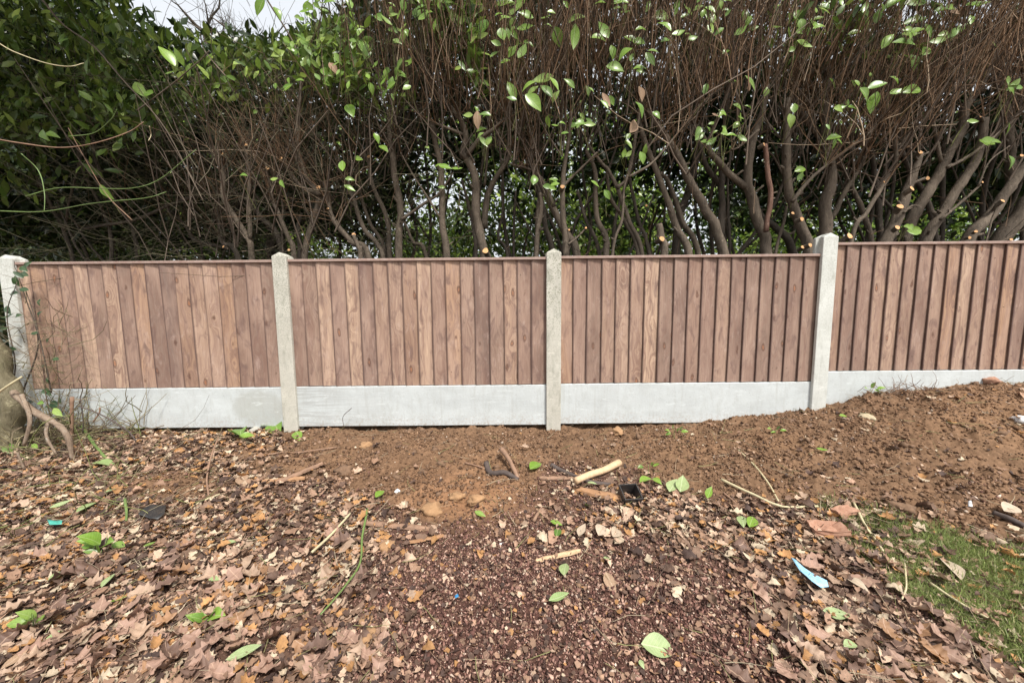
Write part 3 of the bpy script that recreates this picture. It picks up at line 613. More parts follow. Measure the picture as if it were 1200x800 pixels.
# dim back row: single poles
for k in range(44):
    x = -5.2 + k * .26 + rng.uniform(-.12, .12); y = rng.uniform(1.15, 2.3); z0 = float(hbase(x, y))
    lean = rng.normal(0, .35); P = [(x, y, z0 - .02)]
    for q in range(1, 6): P.append((x + lean * q * .3 + rng.normal(0, .06), y - .05 * q + rng.normal(0, .06), z0 + q * .55))
    t = thing('laurel_shrub', 'dim bare pole at the back of the hedge above the ' + ('left' if x < -2.6 else 'second' if x < 0 else 'third' if x < 3 else 'stepped-up') + ' fence panel', 'shrub', (0, 0, 0), 'dim poles at the back of the hedge')
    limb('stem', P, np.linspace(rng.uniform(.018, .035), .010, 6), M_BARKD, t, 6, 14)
    if rng.random() < .6:
        q = P[rng.integers(2, 4)]; d = rng.choice([-1, 1]) * rng.uniform(.3, .6)
        limb('branch', [q, (q[0] + d * .5, q[1] - .1, q[2] + .3), (q[0] + d, q[1] - .1, q[2] + .8)], [.014, .011, .007], M_BARKD, t, 5, 8)

sx_arr = np.array([s['x'] for s in shrubs])
def assign(pos): return np.argmin(np.abs(pos[:, 0][:, None] - sx_arr[None]), 1)
twV = {}
# --- fine twigs: rise and lean out towards the light side of the hedge
def make_twigs(P0, L, dirs, r0, g, k=5, wob=.10):
    n = len(P0); P = np.zeros((n, k, 3)); P[:, 0] = P0
    d = dirs / np.linalg.norm(dirs, axis=1, keepdims=True)
    for i in range(1, k):
        d = d + g.normal(0, wob, (n, 3)) + np.array([0, 0, .03]); d /= np.linalg.norm(d, axis=1, keepdims=True)
        P[:, i] = P[:, i - 1] + d * (L / (k - 1))[:, None]
    r = r0[:, None] * np.linspace(1, .45, k)[None]
    return P, r
def twig_cols(n, g):
    base = np.array([(.22, .135, .08), (.10, .065, .042), (.34, .23, .15), (.075, .052, .036), (.48, .37, .26)])
    c = base[g.choice(5, n, p=[.36, .27, .15, .15, .07])]; return c * g.uniform(.8, 1.2, (n, 1))
allP = []; allr = []; allc = []
def add_tw(P, r, c): allP.append(P); allr.append(r); allc.append(c)
# main brush: right of the leafy left part
n = 4400
x = rng.uniform(-2.6, 6.2, n); y = rng.uniform(.02, .85, n); z = rng.uniform(1.75, 3.3, n)
def brush_low(x, y):                                                 # the brush starts higher up the deeper it stands; ragged along the hedge
    dep = y + 2.7; px = 600 + F * (x + .29) / dep
    k = np.interp(px, [100, 300, 450, 560, 650, 730, 820, 900, 1000, 1100, 1200], [.22, .26, .40, .50, .42, .47, .50, .44, .40, .46, .46])
    return .89 + (k + .05 * np.sin(x * 4.3) + .03 * np.sin(x * 11)) * dep
_k = (x > -1.25) | (rng.random(n) < .5); x, y, z = x[_k], y[_k], z[_k]; n = len(x)
low = brush_low(x, y) + rng.exponential(.12, n) - .03; z = np.where(z < low, low + rng.uniform(0, .5, n), z)
wl = 1 + 1.6 * sstep(-1.0, -1.9, x); dirs = np.stack([rng.normal(0, .20, n) * wl, -.34 + rng.normal(0, .22, n) * wl, np.full(n, 1.)], 1)
P, r = make_twigs(np.stack([x, y, z], 1), rng.uniform(.3, .95, n), dirs, rng.uniform(.0014, .0050, n), rng, 6, .13)
tcl = twig_cols(n, rng); lf = sstep(-1.2, -2.0, x)[:, None]; add_tw(P, r, tcl * (1 - lf) + np.array([.105, .09, .06]) * rng.uniform(.5, 1.7, (n, 1)) * lf)
# stouter limbs that carry the brush
n1 = 620; x1 = rng.uniform(-3.2, 6.2, n1); y1 = rng.uniform(.2, 1.4, n1); z1 = brush_low(x1, y1) - rng.uniform(.05, .4, n1)
d1 = np.stack([rng.normal(0, .38, n1), -.2 + rng.normal(0, .3, n1), np.full(n1, 1.)], 1)
P1, r1 = make_twigs(np.stack([x1, y1, z1], 1), rng.uniform(.5, 1.2, n1), d1, rng.uniform(.004, .0095, n1), rng, 5, .16)
add_tw(P1, r1, np.array([(.15, .115, .088)]) * rng.uniform(.7, 1.3, (n1, 1)))
# side twigs from those
n2 = 4300; i = rng.integers(0, n, n2); kk = rng.integers(1, 4, n2); Ps = P[i, kk]; dd = P[i, kk] - P[i, kk - 1]; dd /= np.linalg.norm(dd, axis=1, keepdims=True)
P2, r2 = make_twigs(Ps, rng.uniform(.1, .35, n2), dd + rng.normal(0, .42, (n2, 3)), rng.uniform(.0012, .0022, n2), rng, 4, .12); r2 = r2
P2b = np.concatenate([P2, P2[:, -1:] + (P2[:, -1:] - P2[:, -2:-1]) * .5, P2[:, -1:] + (P2[:, -1:] - P2[:, -2:-1])], 1); r2b = np.concatenate([r2, r2[:, -1:] * .7, r2[:, -1:] * .5], 1)
add_tw(P2b, r2b, twig_cols(n2, rng))
# twigs springing off the traced stems' upper parts
for s in shrubs:
    for Q, rr in s['tips']:
        m = 46; top = len(Q); i = (top * rng.uniform(.35, 1, m) ** .8).astype(int).clip(0, top - 1)
        ok = Q[i][:, 2] > brush_low(Q[i][:, 0], Q[i][:, 1]) - .12 - rng.exponential(.08, m); i = i[ok]; m = len(i)
        if not m: continue
        sd = rng.normal(0, .5, (m, 3)) + np.array([0, -.25, .85])
        P3, r3 = make_twigs(Q[i], rng.uniform(.15, .75, m), sd, rng.uniform(.0016, .0055, m), rng, 5, .14)
        add_tw(P3, r3, twig_cols(m, rng))
# left: long tangled fine stems, more sideways, olive-grey
n = 1150; x = rng.uniform(-4.6, -1.0, n); y = rng.uniform(.2, 1.5, n); z = rng.uniform(1.1, 2.9, n)
dirs = np.stack([rng.choice([-1, 1], n) * rng.uniform(.3, 1.2, n), rng.normal(-.1, .3, n), rng.uniform(-.25, .8, n)], 1)
P, r = make_twigs(np.stack([x, y, z], 1), rng.uniform(.3, 1.1, n), dirs, rng.uniform(.0010, .0032, n), rng, 5, .22)
add_tw(P, r, np.array([(.10, .088, .055)]) * rng.uniform(.5, 1.8, (n, 1)))
# thin brush low between the trunks
n = 420; x = rng.uniform(-3.5, 5.5, n); y = rng.uniform(.4, 2.2, n); z = rng.uniform(.9, 1.9, n)
dirs = np.stack([rng.normal(0, .7, n), rng.normal(-.1, .4, n), rng.uniform(.1, 1.1, n)], 1)
P, r = make_twigs(np.stack([x, y, z], 1), rng.uniform(.2, .7, n), dirs, rng.uniform(.0013, .0032, n), rng, 5, .15)
add_tw(P, r, twig_cols(n, rng) * .9)
def six(P, r): return (P, r) if P.shape[1] == 6 else (np.concatenate([P, P[:, -1:] + (P[:, -1:] - P[:, -2:-1]) * .4], 1), np.concatenate([r, r[:, -1:] * .8], 1))
_s = [six(a, b) for a, b in zip(allP, allr)]; allP = [a for a, b in _s]; allr = [b for a, b in _s]
TP = np.concatenate(allP); TR = np.concatenate(allr); TCc = np.concatenate(allc)
_q = proj(TP); keep = ~(((_q[..., 0] > 170) & (_q[..., 0] < 365) & (_q[..., 1] < 52)).any(1) & (rng.random(len(TP)) < .93))
TP, TR, TCc = TP[keep], TR[keep], TCc[keep]
own = assign(TP[:, 0])
for j, s in enumerate(shrubs):
    q = own == j
    if q.sum() == 0: continue
    V, Fa = tubes(TP[q], TR[q], 3); o = mk('twigs', V, Fa, M_ATT, s['o'], col=scols(TCc[q], 18)); o['kind'] = 'stuff'

# --- leaf mass
LP, LA, LN, LS, LC = [], [], [], [], []
def add_leaves(pos, axis, normal, size, col): LP.append(pos); LA.append(axis); LN.append(normal); LS.append(size); LC.append(col)
def greens(n, base, g, var=.35):
    b = np.array(base); i = g.integers(0, len(b), n); return b[i] * g.uniform(1 - var, 1 + var, (n, 1))
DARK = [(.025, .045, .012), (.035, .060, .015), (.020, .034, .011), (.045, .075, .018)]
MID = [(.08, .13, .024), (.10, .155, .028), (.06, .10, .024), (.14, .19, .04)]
def rnd_leaves(n, pos, base, smin, smax, upb=.3, g=rng):
    ax = g.normal(0, 1, (n, 3)) + np.array([0, -.2, upb]); nm = g.normal(0, .8, (n, 3)) + np.array([0, -.25, .8])
    add_leaves(pos, ax, nm, g.uniform(smin, smax, n), greens(n, base, g))
def clumpy(n, lo, hi, scale, thr, g=rng):
    out = []; tot = 0
    while tot < n:
        p = g.uniform(lo, hi, (n * 2, 3)); q = vnoise(p * scale) > thr; out.append(p[q]); tot += q.sum()
    return np.concatenate(out)[:n]
# crown of the hedge above and behind the brush
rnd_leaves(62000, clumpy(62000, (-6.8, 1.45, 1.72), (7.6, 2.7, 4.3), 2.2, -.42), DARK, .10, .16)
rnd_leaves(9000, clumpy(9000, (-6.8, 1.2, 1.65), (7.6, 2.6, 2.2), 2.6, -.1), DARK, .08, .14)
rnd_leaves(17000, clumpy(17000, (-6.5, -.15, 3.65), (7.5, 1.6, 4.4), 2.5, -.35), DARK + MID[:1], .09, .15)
# back face, low: seen between the trunks, garden-side light painted into the brighter greens
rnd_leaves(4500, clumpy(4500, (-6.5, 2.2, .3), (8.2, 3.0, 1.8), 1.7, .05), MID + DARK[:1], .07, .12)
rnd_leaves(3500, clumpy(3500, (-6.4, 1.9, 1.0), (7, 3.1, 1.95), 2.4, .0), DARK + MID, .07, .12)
LIT = [(.22, .34, .05), (.30, .42, .07), (.13, .23, .04), (.36, .46, .10)]  # paler greens that hold the light from behind in their colour
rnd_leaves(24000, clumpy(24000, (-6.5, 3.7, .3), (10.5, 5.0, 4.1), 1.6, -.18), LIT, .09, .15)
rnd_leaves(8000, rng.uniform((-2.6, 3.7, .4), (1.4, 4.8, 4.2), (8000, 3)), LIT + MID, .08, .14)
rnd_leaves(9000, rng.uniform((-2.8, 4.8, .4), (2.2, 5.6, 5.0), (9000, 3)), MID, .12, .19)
rnd_leaves(6000, clumpy(6000, (-6.5, -1.0, 3.45), (-2.4, .1, 4.3), 2.3, -.3), DARK + MID[:1], .10, .15)   # unseen leaves added overhead to shade the left corner
rnd_leaves(9000, clumpy(9000, (-7, 1.2, .8), (-1.4, 2.4, 2.3), 2.6, -.05), [(.10, .15, .04), (.14, .19, .05), (.07, .11, .03), (.20, .25, .08)], .035, .075)
# left: leafy overhang of big leaves
p = clumpy(19000, (-6.6, .25, 1.55), (-1.15, 1.6, 3.6), 2.6, -.12)
pp = proj(p); low = np.interp(pp[:, 0], [-200, 0, 120, 260, 400, 460], [260, 215, 180, 115, 90, 60]); p = p[pp[:, 1] < low + rng.normal(0, 22, len(p))]
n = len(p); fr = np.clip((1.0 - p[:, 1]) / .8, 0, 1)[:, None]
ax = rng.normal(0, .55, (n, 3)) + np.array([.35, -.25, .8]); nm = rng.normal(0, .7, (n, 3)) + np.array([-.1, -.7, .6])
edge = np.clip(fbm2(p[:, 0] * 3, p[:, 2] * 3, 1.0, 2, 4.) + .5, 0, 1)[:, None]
add_leaves(p, ax, nm, rng.uniform(.06, .125, n), greens(n, MID + [(.20, .26, .06)], rng, .45) * (1.0 + 1.3 * fr * edge))  # colour brightened towards the front, painting the shade deeper in
p = clumpy(1900, (-2.2, .05, 2.45), (-.5, 1.0, 3.5), 2.6, -.05); n = len(p)
add_leaves(p, rng.normal(0, .6, (n, 3)) + np.array([0, -.2, .5]), rng.normal(0, .7, (n, 3)) + np.array([0, -.7, .6]), rng.uniform(.07, .11, n), greens(n, MID, rng, .4) * 2.0)
# right top edge
p = clumpy(500, (1.6, -.15, 2.75), (3.2, .5, 3.3), 3.0, -.1); n = len(p)
add_leaves(p, rng.normal(0, .6, (n, 3)) + np.array([0, -.2, .4]), rng.normal(0, .6, (n, 3)) + np.array([0, -.8, .5]), rng.uniform(.07, .11, n), greens(n, MID, rng, .3) * 1.5)
LP = np.concatenate(LP); LA = np.concatenate(LA); LN = np.concatenate(LN); LS = np.concatenate(LS); LC = np.concatenate(LC)
# leave the open places of the crown open
q = proj(LP); px, py = q[:, 0], q[:, 1]; jit = rng.normal(0, 7, len(px))
def gap(cx, cy, rx, ry, keepf): return ((((px - cx) / rx) ** 2 + ((py + jit - cy) / ry) ** 2) < 1) & (rng.random(len(px)) > keepf)
kill = gap(255, -8, 112, 56, .0) | gap(330, 28, 24, 26, .0) | gap(300, -25, 120, 76, .01) | gap(505, 265, 40, 36, .7) | gap(325, 22, 22, 26, .1) | gap(765, 70, 30, 28, .35) | gap(720, 85, 40, 20, .45) | gap(1080, 10, 120, 22, .3) | gap(505, 225, 40, 62, .5) | gap(20, 180, 18, 22, .3) | gap(1130, 15, 60, 18, .3) | gap(910, 20, 60, 30, .55)
crown_low = np.interp(LP[:, 0], [-7, -2.2, -1.3, 2.4, 3.2, 8], [1.5, 1.6, 2.35, 2.4, 2.15, 2.1]) + .22 * vnoise(LP * 2.3)
thin = (LP[:, 1] > 1.1) & (LP[:, 1] < 3.2) & (LP[:, 2] < crown_low) & (LP[:, 0] > -2.2) & (LC[:, 1] < .1) & (rng.random(len(px)) < .88)
bott = (py > np.interp(px, [0, 300, 420, 500, 1200], [170, 175, 215, 130, 200])) & (LP[:, 1] > 1.0) & (LP[:, 1] < 2.7) & (rng.random(len(px)) < .12)
k = ~(kill | bott | thin); LP, LA, LN, LS, LC = LP[k], LA[k], LN[k], LS[k], LC[k]
own = assign(LP); B = basis(LA, LN)
LEAF_MD = leaf_tpl(2, .20, .12, .10)
near = (LP[:, 1] < 1.3) & (LP[:, 2] < 3.8)
for j, s in enumerate(shrubs):
    q = (own == j) & ~near; Vs = []; Fs = []; Cs = []; off = 0
    for tpl, mask in ((LEAF_LO, q), (LEAF_MD, (own == j) & near)):
        if mask.sum() == 0: continue
        V, Fa = scatter(tpl, LP[mask], B[mask], LS[mask]); Vs.append(V); Fs.append(Fa + off); off += len(V); Cs.append(scols(LC[mask], len(tpl[0])))
    if Vs: o = mk('foliage', np.concatenate(Vs), np.concatenate(Fs), M_FOL, s['o'], col=np.concatenate(Cs)); o['kind'] = 'stuff'

# --- bright single leaves on the front of the hedge
LEAFM = []
for k in range(6):
    V, Fa = leaf_tpl(7, .20 + .022 * k, .10 + .05 * (k % 3), (-.12, .1, .22)[k % 3]); 
    V[:, 0] += .04 * np.sin(V[:, 1] * 3) * (1 if k % 2 else -1)
    me = bpy.data.meshes.new('leaf'); me.from_pydata(V.tolist(), [], Fa.tolist()); me.polygons.foreach_set('use_smooth', np.ones(len(Fa), bool)); LEAFM.append(me)
def leaf_obj(me, mat, pos, axis, normal, size, parent=None, name='leaf'):
    o = bpy.data.objects.new(name, me); C.objects.link(o); B = basis(np.array([axis], float), np.array([normal], float))[0]
    o.matrix_world = Matrix.Translation(Vector(pos)) @ Matrix(B.tolist()).to_4x4() @ Matrix.Scale(size, 4)
    if parent: o.parent = parent
    return o
def with_mat(meshes, mat):
    r = []
    for m in meshes: c = m.copy(); c.materials.clear(); c.materials.append(mat); r.append(c)
    return r
LG = with_mat(LEAFM, M_GRN); LT = with_mat(LEAFM, M_TAN)
hl = []
for u, v, L, a in [(130,80,75,-50),(52,127,45,-80),(403,100,65,60),(467,68,65,-10),(355,165,80,-80),(462,133,70,-5),(410,165,50,-40),(325,205,45,-20),(400,240,60,50),(318,252,55,40),(370,288,45,20),(447,242,75,60),(220,165,70,70),(270,130,90,45),(690,175,110,85),(612,175,90,-70),(705,85,80,15),(655,20,40,-45),(828,145,75,-55),(805,178,75,-5),(893,38,40,0),(915,8,55,-10),(1042,28,55,60),(1102,75,75,5),(1118,118,80,-50),(1008,137,60,10),(1120,190,55,20),(1180,155,60,10),(960,190,70,-30),(1000,195,60,10),(1050,275,80,-60),(1063,240,50,-10),(885,315,85,-15),(870,245,60,-80),(1000,318,55,0),(545,375,100,10),(600,390,70,-55),(560,425,85,-50),(475,400,70,20),(497,420,50,30),(605,452,55,60),(500,480,90,-45),(672,388,60,-40),(752,425,45,-70),(400,420,75,-65),(398,465,45,0),(195,542,45,0),(568,570,45,-80),(600,590,35,10),(638,577,35,0),(648,622,35,0),(715,580,50,60),(760,568,35,-30),(1000,510,80,-60),(1078,537,50,-45),(35,15,60,0),(340,18,60,30),(375,12,60,20),(440,20,70,60),(810,12,55,-10),(930,250,70,30)]:
    hl.append((500 + u / 4, v / 4, L / 4, a))
for u, v, L, a in [(270,35,65,-30),(128,95,65,-50),(145,75,60,-60),(38,130,50,-20),(95,155,65,-45),(148,150,45,20),(115,232,45,30),(168,210,75,-20),(410,155,50,0),(565,190,75,55),(690,95,110,10),(755,145,60,-50),(665,165,80,0),(640,200,100,-10),(700,145,70,20),(640,262,45,0),(683,290,70,-80),(830,160,50,0),(870,150,50,40),(910,130,60,50),(800,190,60,0),(745,240,70,40),(305,392,60,-40),(398,390,55,-10),(515,400,75,15),(598,372,55,-40),(595,430,50,20),(670,420,100,0),(455,440,70,-40),(497,480,90,75),(125,505,50,80),(108,565,60,-75),(450,400,30,-60),(590,12,90,30),(700,10,80,0),(980,25,110,0),(860,38,60,10),(1060,215,55,-20),(1125,605,50,-75),(960,568,35,-20),(45,30,35,20)]:
    hl.append((900 + u / 4, v / 4, L / 4, a))
for u, v, L, a in [(30,388,60,-60),(90,172,35,-80),(24,297,28,80),(148,522,40,-35),(60,556,40,-20),(30,660,40,-25),(105,312,40,-80),(365,585,45,-15),(407,594,35,0),(340,580,30,20),(893,645,40,-30),(936,684,40,-50),(352,657,25,0),(182,52,28,10),(95,270,30,-60),(125,485,35,-60),(5,585,45,-80),(30,630,30,0)]:
    hl.append((400 + u / 3, v / 3, L / 3, a))
for u, v, L, a in [(1075,500,50,-10),(1105,497,40,5),(1020,425,30,0),(150,470,34,0),(210,487,40,-40),(175,475,40,0),(415,595,40,20),(412,620,35,60),(82,310,45,80),(170,287,30,0),(240,290,62,-50),(293,322,28,80),(33,135,40,10),(95,105,40,-70),(127,110,35,30),(20,120,30,10),(153,180,28,40),(790,793,30,10),(785,12,30,10)]:
    hl.append((800 + u / 3, v / 3, L / 3, a))
# leaves seen low at the right fence top and in the upper left
for r_ in [(1068,268,16,-15),(1073,270,16,0),(1160,165,18,0),(1152,168,14,-30),(1185,190,14,-70),(195,65,34,-55),(165,105,22,-50),(176,110,22,-20),(125,225,20,-60),(52,158,14,-60),(60,158,14,-10),(200,86,14,0),(222,82,14,70),(75,48,14,10),(100,112,14,-50),(330,215,10,-60),(322,210,10,0),(285,205,10,0),(305,8,20,60),(325,15,16,-60)]: hl.append(r_)
g_ = np.random.default_rng(21)
for _ in range(62):
    cx, cy = g_.uniform(350, 1200), g_.choice([g_.uniform(0, 35), g_.uniform(0, 140), g_.uniform(100, 240)], p=[.5, .4, .1])
    if g_.random() < .3: cx, cy = g_.uniform(330, 480), g_.uniform(0, 110)
    for q in range(g_.integers(3, 7)): hl.append((cx + g_.normal(0, 8), cy + g_.normal(0, 7), g_.uniform(7, 14), g_.uniform(-90, 90)))
stemsP = {}
for (px, py, L, a) in hl:
    Yd = rng.uniform(-.05, .30); c = at(px, py, Yd); dep = Yd - CAM[1]; size = min(.16, L / F * dep * rng.uniform(.92, 1.12))
    ar = R(a) + (math.pi if rng.random() < .25 else 0)
    axis = np.array([math.cos(ar), rng.uniform(-.45, .25), math.sin(ar)]); axis /= np.linalg.norm(axis)
    nm = np.array([rng.normal(0, .35), -1, rng.uniform(.1, .9)])
    base = c - axis * size * .5
    j = int(np.argmin(np.abs(sx_arr - c[0]))); par = shrubs[j]['o']
    leaf_obj(LG[rng.integers(6)], M_GRN, base, axis, nm, size, par)
    st = np.array([base + np.array([rng.normal(0, .03), rng.uniform(.02, .12), -rng.uniform(.06, .22)]), base + np.array([rng.normal(0, .01), rng.uniform(.0, .03), -.03]), base])
    stemsP.setdefault(j, []).append(smooth_path(st, [1, 1, 1], 5)[0])
for j, L in stemsP.items():
    P = np.array(L); V, Fa = tubes(P, np.tile(np.linspace(.0022, .0012, 5), (len(P), 1)), 3)
    o = mk('sprig_stems', V, Fa, M_ATT, shrubs[j]['o'], col=np.tile(np.array([.16, .17, .06]), (len(V), 1))); o['kind'] = 'stuff'
# withered leaves caught in the twigs
for (px, py, L, a) in [(560,141,20,-88),(751,110,16,-70),(742,147,18,65),(710,118,18,-60),(1120,15,14,0),(838,135,8,-20),(423,85,12,80),(391,80,14,-50)]:
    c = at(px, py, .1); size = L / F * 2.8; ar = R(a); axis = np.array([math.cos(ar), .1, math.sin(ar)]); j = int(np.argmin(np.abs(sx_arr - c[0])))
    o = leaf_obj(LT[rng.integers(6)], M_TAN, c - axis * size * .5, axis, (rng.normal(0, .3), -1, .3), size, shrubs[j]['o'], 'withered_leaf')

# ------------------------------------------------------------------ trees beyond
def far_tree(name, label, x, y, h, cr, base, nl, bare=False, trunkmat=None, crown_lo=.35, ls=(.12, .26)):
    g = np.random.default_rng(int(abs(x * 31 + y * 7)))
    t = thing(name, label, 'tree', (0, 0, 0), 'trees beyond the hedge')
    z0 = -.1; P = [(x + g.normal(0, .05) * k, y + g.normal(0, .05) * k, z0 + h * k / 6 * .9) for k in range(7)]
    o, Q, r = limb('trunk', P, np.linspace(h * (.012 if bare else .022), h * .005, 7), trunkmat or M_BARKD, t, 8, 20)
    tips = []; Pb = []; Rb = []
    for k in range(26 if not bare else 60):
        i = int(len(Q) * g.uniform(crown_lo, .97)); a = g.uniform(0, 2 * math.pi); u = (i / len(Q) - crown_lo) / (1 - crown_lo)
        L = cr * g.uniform(.6, 1.1) * math.sqrt(max(.12, 1 - u * .85)); d = np.array([math.cos(a), math.sin(a), g.uniform(.2, .9)]); d /= np.linalg.norm(d)
        B = np.array([Q[i] + d * L * s + np.array([0, 0, .12 * s * s]) + g.normal(0, .04, 3) * s * L for s in np.linspace(0, 1, 6)]); Pb.append(B); Rb.append(np.linspace(h * .006, h * .0012, 6)); tips += [B[2], B[3], B[4], B[5]]
    V, Fa = tubes(np.array(Pb), np.array(Rb), 4); mk('limbs', V, Fa, trunkmat or M_BARKD, t)
    tips = np.array(tips)
    if bare:
        n = 800; P0 = tips[g.integers(0, len(tips), n)]; P, r = make_twigs(P0, g.uniform(.4, 1.4, n), g.normal(0, .6, (n, 3)) + np.array([0, 0, .6]), np.full(n, .008), g, 5, .15)
        V, Fa = tubes(P, r, 3); o = mk('twigs', V, Fa, M_BARKD, t); o['kind'] = 'stuff'
    if nl:
        p = tips[g.integers(0, len(tips), nl)] + g.normal(0, cr * .17, (nl, 3)); ax = g.normal(0, 1, (nl, 3)); nm = g.normal(0, .8, (nl, 3)) + np.array([0, 0, .7])
        V, Fa = scatter(LEAF_LO, p, basis(ax, nm), g.uniform(*ls, nl)); o = mk('crown', V, Fa, M_FOL, t, col=scols(greens(nl, base, g), 5)); o['kind'] = 'stuff'
CON = [(.06, .09, .035), (.08, .12, .05), (.11, .14, .055), (.04, .06, .028)]
for a in [('evergreen_tree', 'dark evergreen tree filling the gap beyond the left end of the fence', -9.4, 4.7, 5.4, 2.0, CON, 17000, False, M_BARKM, .10, (.12, .22)),
          ('evergreen_tree', 'broad evergreen with mossy trunk showing just over the left fence panel', -7.3, 4.1, 4.6, 1.7, CON, 15000, False, M_BARKM, .32, (.10, .19)),
          ('evergreen_tree', 'evergreen tree seen through the bent limbs above the left fence panel', -4.9, 5.2, 4.6, 1.7, CON + MID[:1], 12000, False, M_BARKM, .16, (.10, .19)),
          ('evergreen_tree', 'tall evergreen closing the view at the far left edge', -12.6, 5.6, 6.4, 2.4, CON, 15000, False, M_BARKM, .08, (.15, .26)),
          ('bare_tree', 'leafless tree whose fine twigs cross the white sky at the upper left', -9.3, 11.0, 11, 3.2, MID, 0, True, None, .35),
          ('bare_tree', 'second leafless tree lost behind the leafy upper left of the hedge', -11.5, 12.0, 12, 3.4, MID, 0, True, None, .35),
          ('garden_tree', 'light green garden tree glimpsed between the stems above the second panel', -1.9, 7.0, 3.0, 1.5, MID, 5000, False, None, .12, (.12, .2)),
          ('garden_tree', 'bushy garden tree glimpsed between the stems above the third panel', 2.6, 6.3, 3.6, 2.0, MID, 9000, False, None, .10, (.12, .2)),
          ('garden_tree', 'garden tree glimpsed through the stems just left of the stepped post', 5.6, 6.6, 3.8, 2.0, MID + DARK, 9000, False, None, .10, (.12, .2)),
          ('garden_tree', 'garden tree glimpsed through the stems behind the stepped-up panel', 9.2, 6.2, 4.6, 2.3, MID + DARK, 9000, False, None, .10, (.12, .22))]:
    far_tree(*a)

# ------------------------------------------------------------------ ground litter
def on_ground(n, xr, yr, g, dens, cap=8):
    xs, ys = [], []; tot = 0
    for _ in range(cap):
        # even in the picture plane, so the near ground gets its share
        x = g.uniform(*xr, n * 2); y = g.uniform(*yr, n * 2); w = dens(x, y); k = g.random(n * 2) < w
        xs.append(x[k]); ys.append(y[k]); tot += k.sum()
        if tot >= n: break
    return np.concatenate(xs)[:n], np.concatenate(ys)[:n]
def infr(x, y, m=70):
    P = proj(np.stack([x, y, hbase(x, y)], -1)); return (P[..., 0] > -m - 50) & (P[..., 0] < 1200 + m + 90) & (P[..., 1] < 800 + m * 1.3) & (P[..., 2] > .1)
def dlit(x, y):
    s, g_, m, px, py = zones(x, y)
    left = 1 - sstep(330, 520, px - (py - 600) * .1)
    right = sstep(820, 960, px - (py - 640) * .25)
    band = np.exp(-((py - 615) / 38) ** 2) * sstep(610, 700, px)
    d = .10 + .95 * np.maximum(left, np.maximum(right, band * .85)); d = d * (1 - .88 * m * (1 - left) * (1 - right))
    near_f = .55 * np.exp(-((py - 515) / 16) ** 2) * (px < 330)
    d = d * (1 - .965 * s) + near_f
    d = d * (1 - .75 * g_); d = d * np.clip(.75 + 1.1 * fbm2(x, y, 4., 3, 55.), .15, 1.3)
    return np.where(infr(x, y), d, 0)
gg = np.random.default_rng(77)
OAKC = np.array([(.40, .25, .17), (.23, .145, .10), (.54, .38, .27), (.31, .19, .125), (.45, .24, .10), (.13, .08, .058), (.08, .05, .04), (.56, .45, .32)])
def ground_leaf_xf(x, y, g, tilt=.35, lift=(0, .02)):
    n = len(x); z = gz(x, y) + g.uniform(*lift, n)
    a = g.uniform(0, 2 * math.pi, n); ax = np.stack([np.cos(a), np.sin(a), g.normal(0, tilt * .7, n)], 1); nm = np.stack([g.normal(0, tilt, n), g.normal(0, tilt, n), np.ones(n)], 1)
    return np.stack([x, y, z], 1), ax, nm
# 300 nearest large ones are separate, the rest one mass
x, y = on_ground(14600, (-4.4, 4.6), (-2.1, -.03), gg, dlit, 30)
size = gg.choice([.026, .037, .050, .066], len(x), p=[.40, .34, .19, .07]) * gg.uniform(.8, 1.2, len(x))
pos, ax, nm = ground_leaf_xf(x, y, gg, .34, (.002, .024))
pr = proj(pos); vis = (pr[:, 0] > 5) & (pr[:, 0] < 1195) & (pr[:, 1] < 796)
app = size / pr[:, 2] * vis; order = np.argsort(-app); hero = order[:230]; rest = order[230:]
OAKM = []
for w, mt in M_OAKS:
    for V, Fa in OAKS:
        me = bpy.data.meshes.new('oak_leaf'); me.from_pydata(V.tolist(), [], Fa.tolist()); me.polygons.foreach_set('use_smooth', np.ones(len(Fa), bool)); me.materials.append(mt); OAKM.append((w, me))
MARKS = [(70, 752, 'jagged light green leaf near the bottom left corner'), (40, 735, 'green sprout near the bottom left'), (122, 650, 'bright leafy sprig'), (180, 607, 'black rubber scrap'), (287, 776, 'long pale green leaf'), (245, 730, 'spiky green seedling'),
         (70, 682, 'pale green leaf at the left'), (390, 635, 'straight straw stalk'), (400, 700, 'bent green stalk'), (430, 738, 'two ochre clods'), (655, 711, 'green and silver leaf'), (773, 763, 'largest green leaf'), (948, 683, 'blue plastic scrap'), (980, 725, 'yellow-brown leaf at lower right'),
         (997, 762, 'bright lobed leaf at lower right'), (970, 627, 'frogged brick fragment'), (1115, 672, 'ribbed cream leaf on the grass'), (875, 618, 'green leaf pair in the leaf band'), (705, 627, 'three pale curled leaves'), (168, 737, 'rounded ochre leaf'), (20, 783, 'orange-brown corner leaf'), (290, 520, 'glossy leaf clump by the post'), (1160, 780, 'bottom right corner'), (560, 790, 'bottom edge of the mulch')]
seen = {}
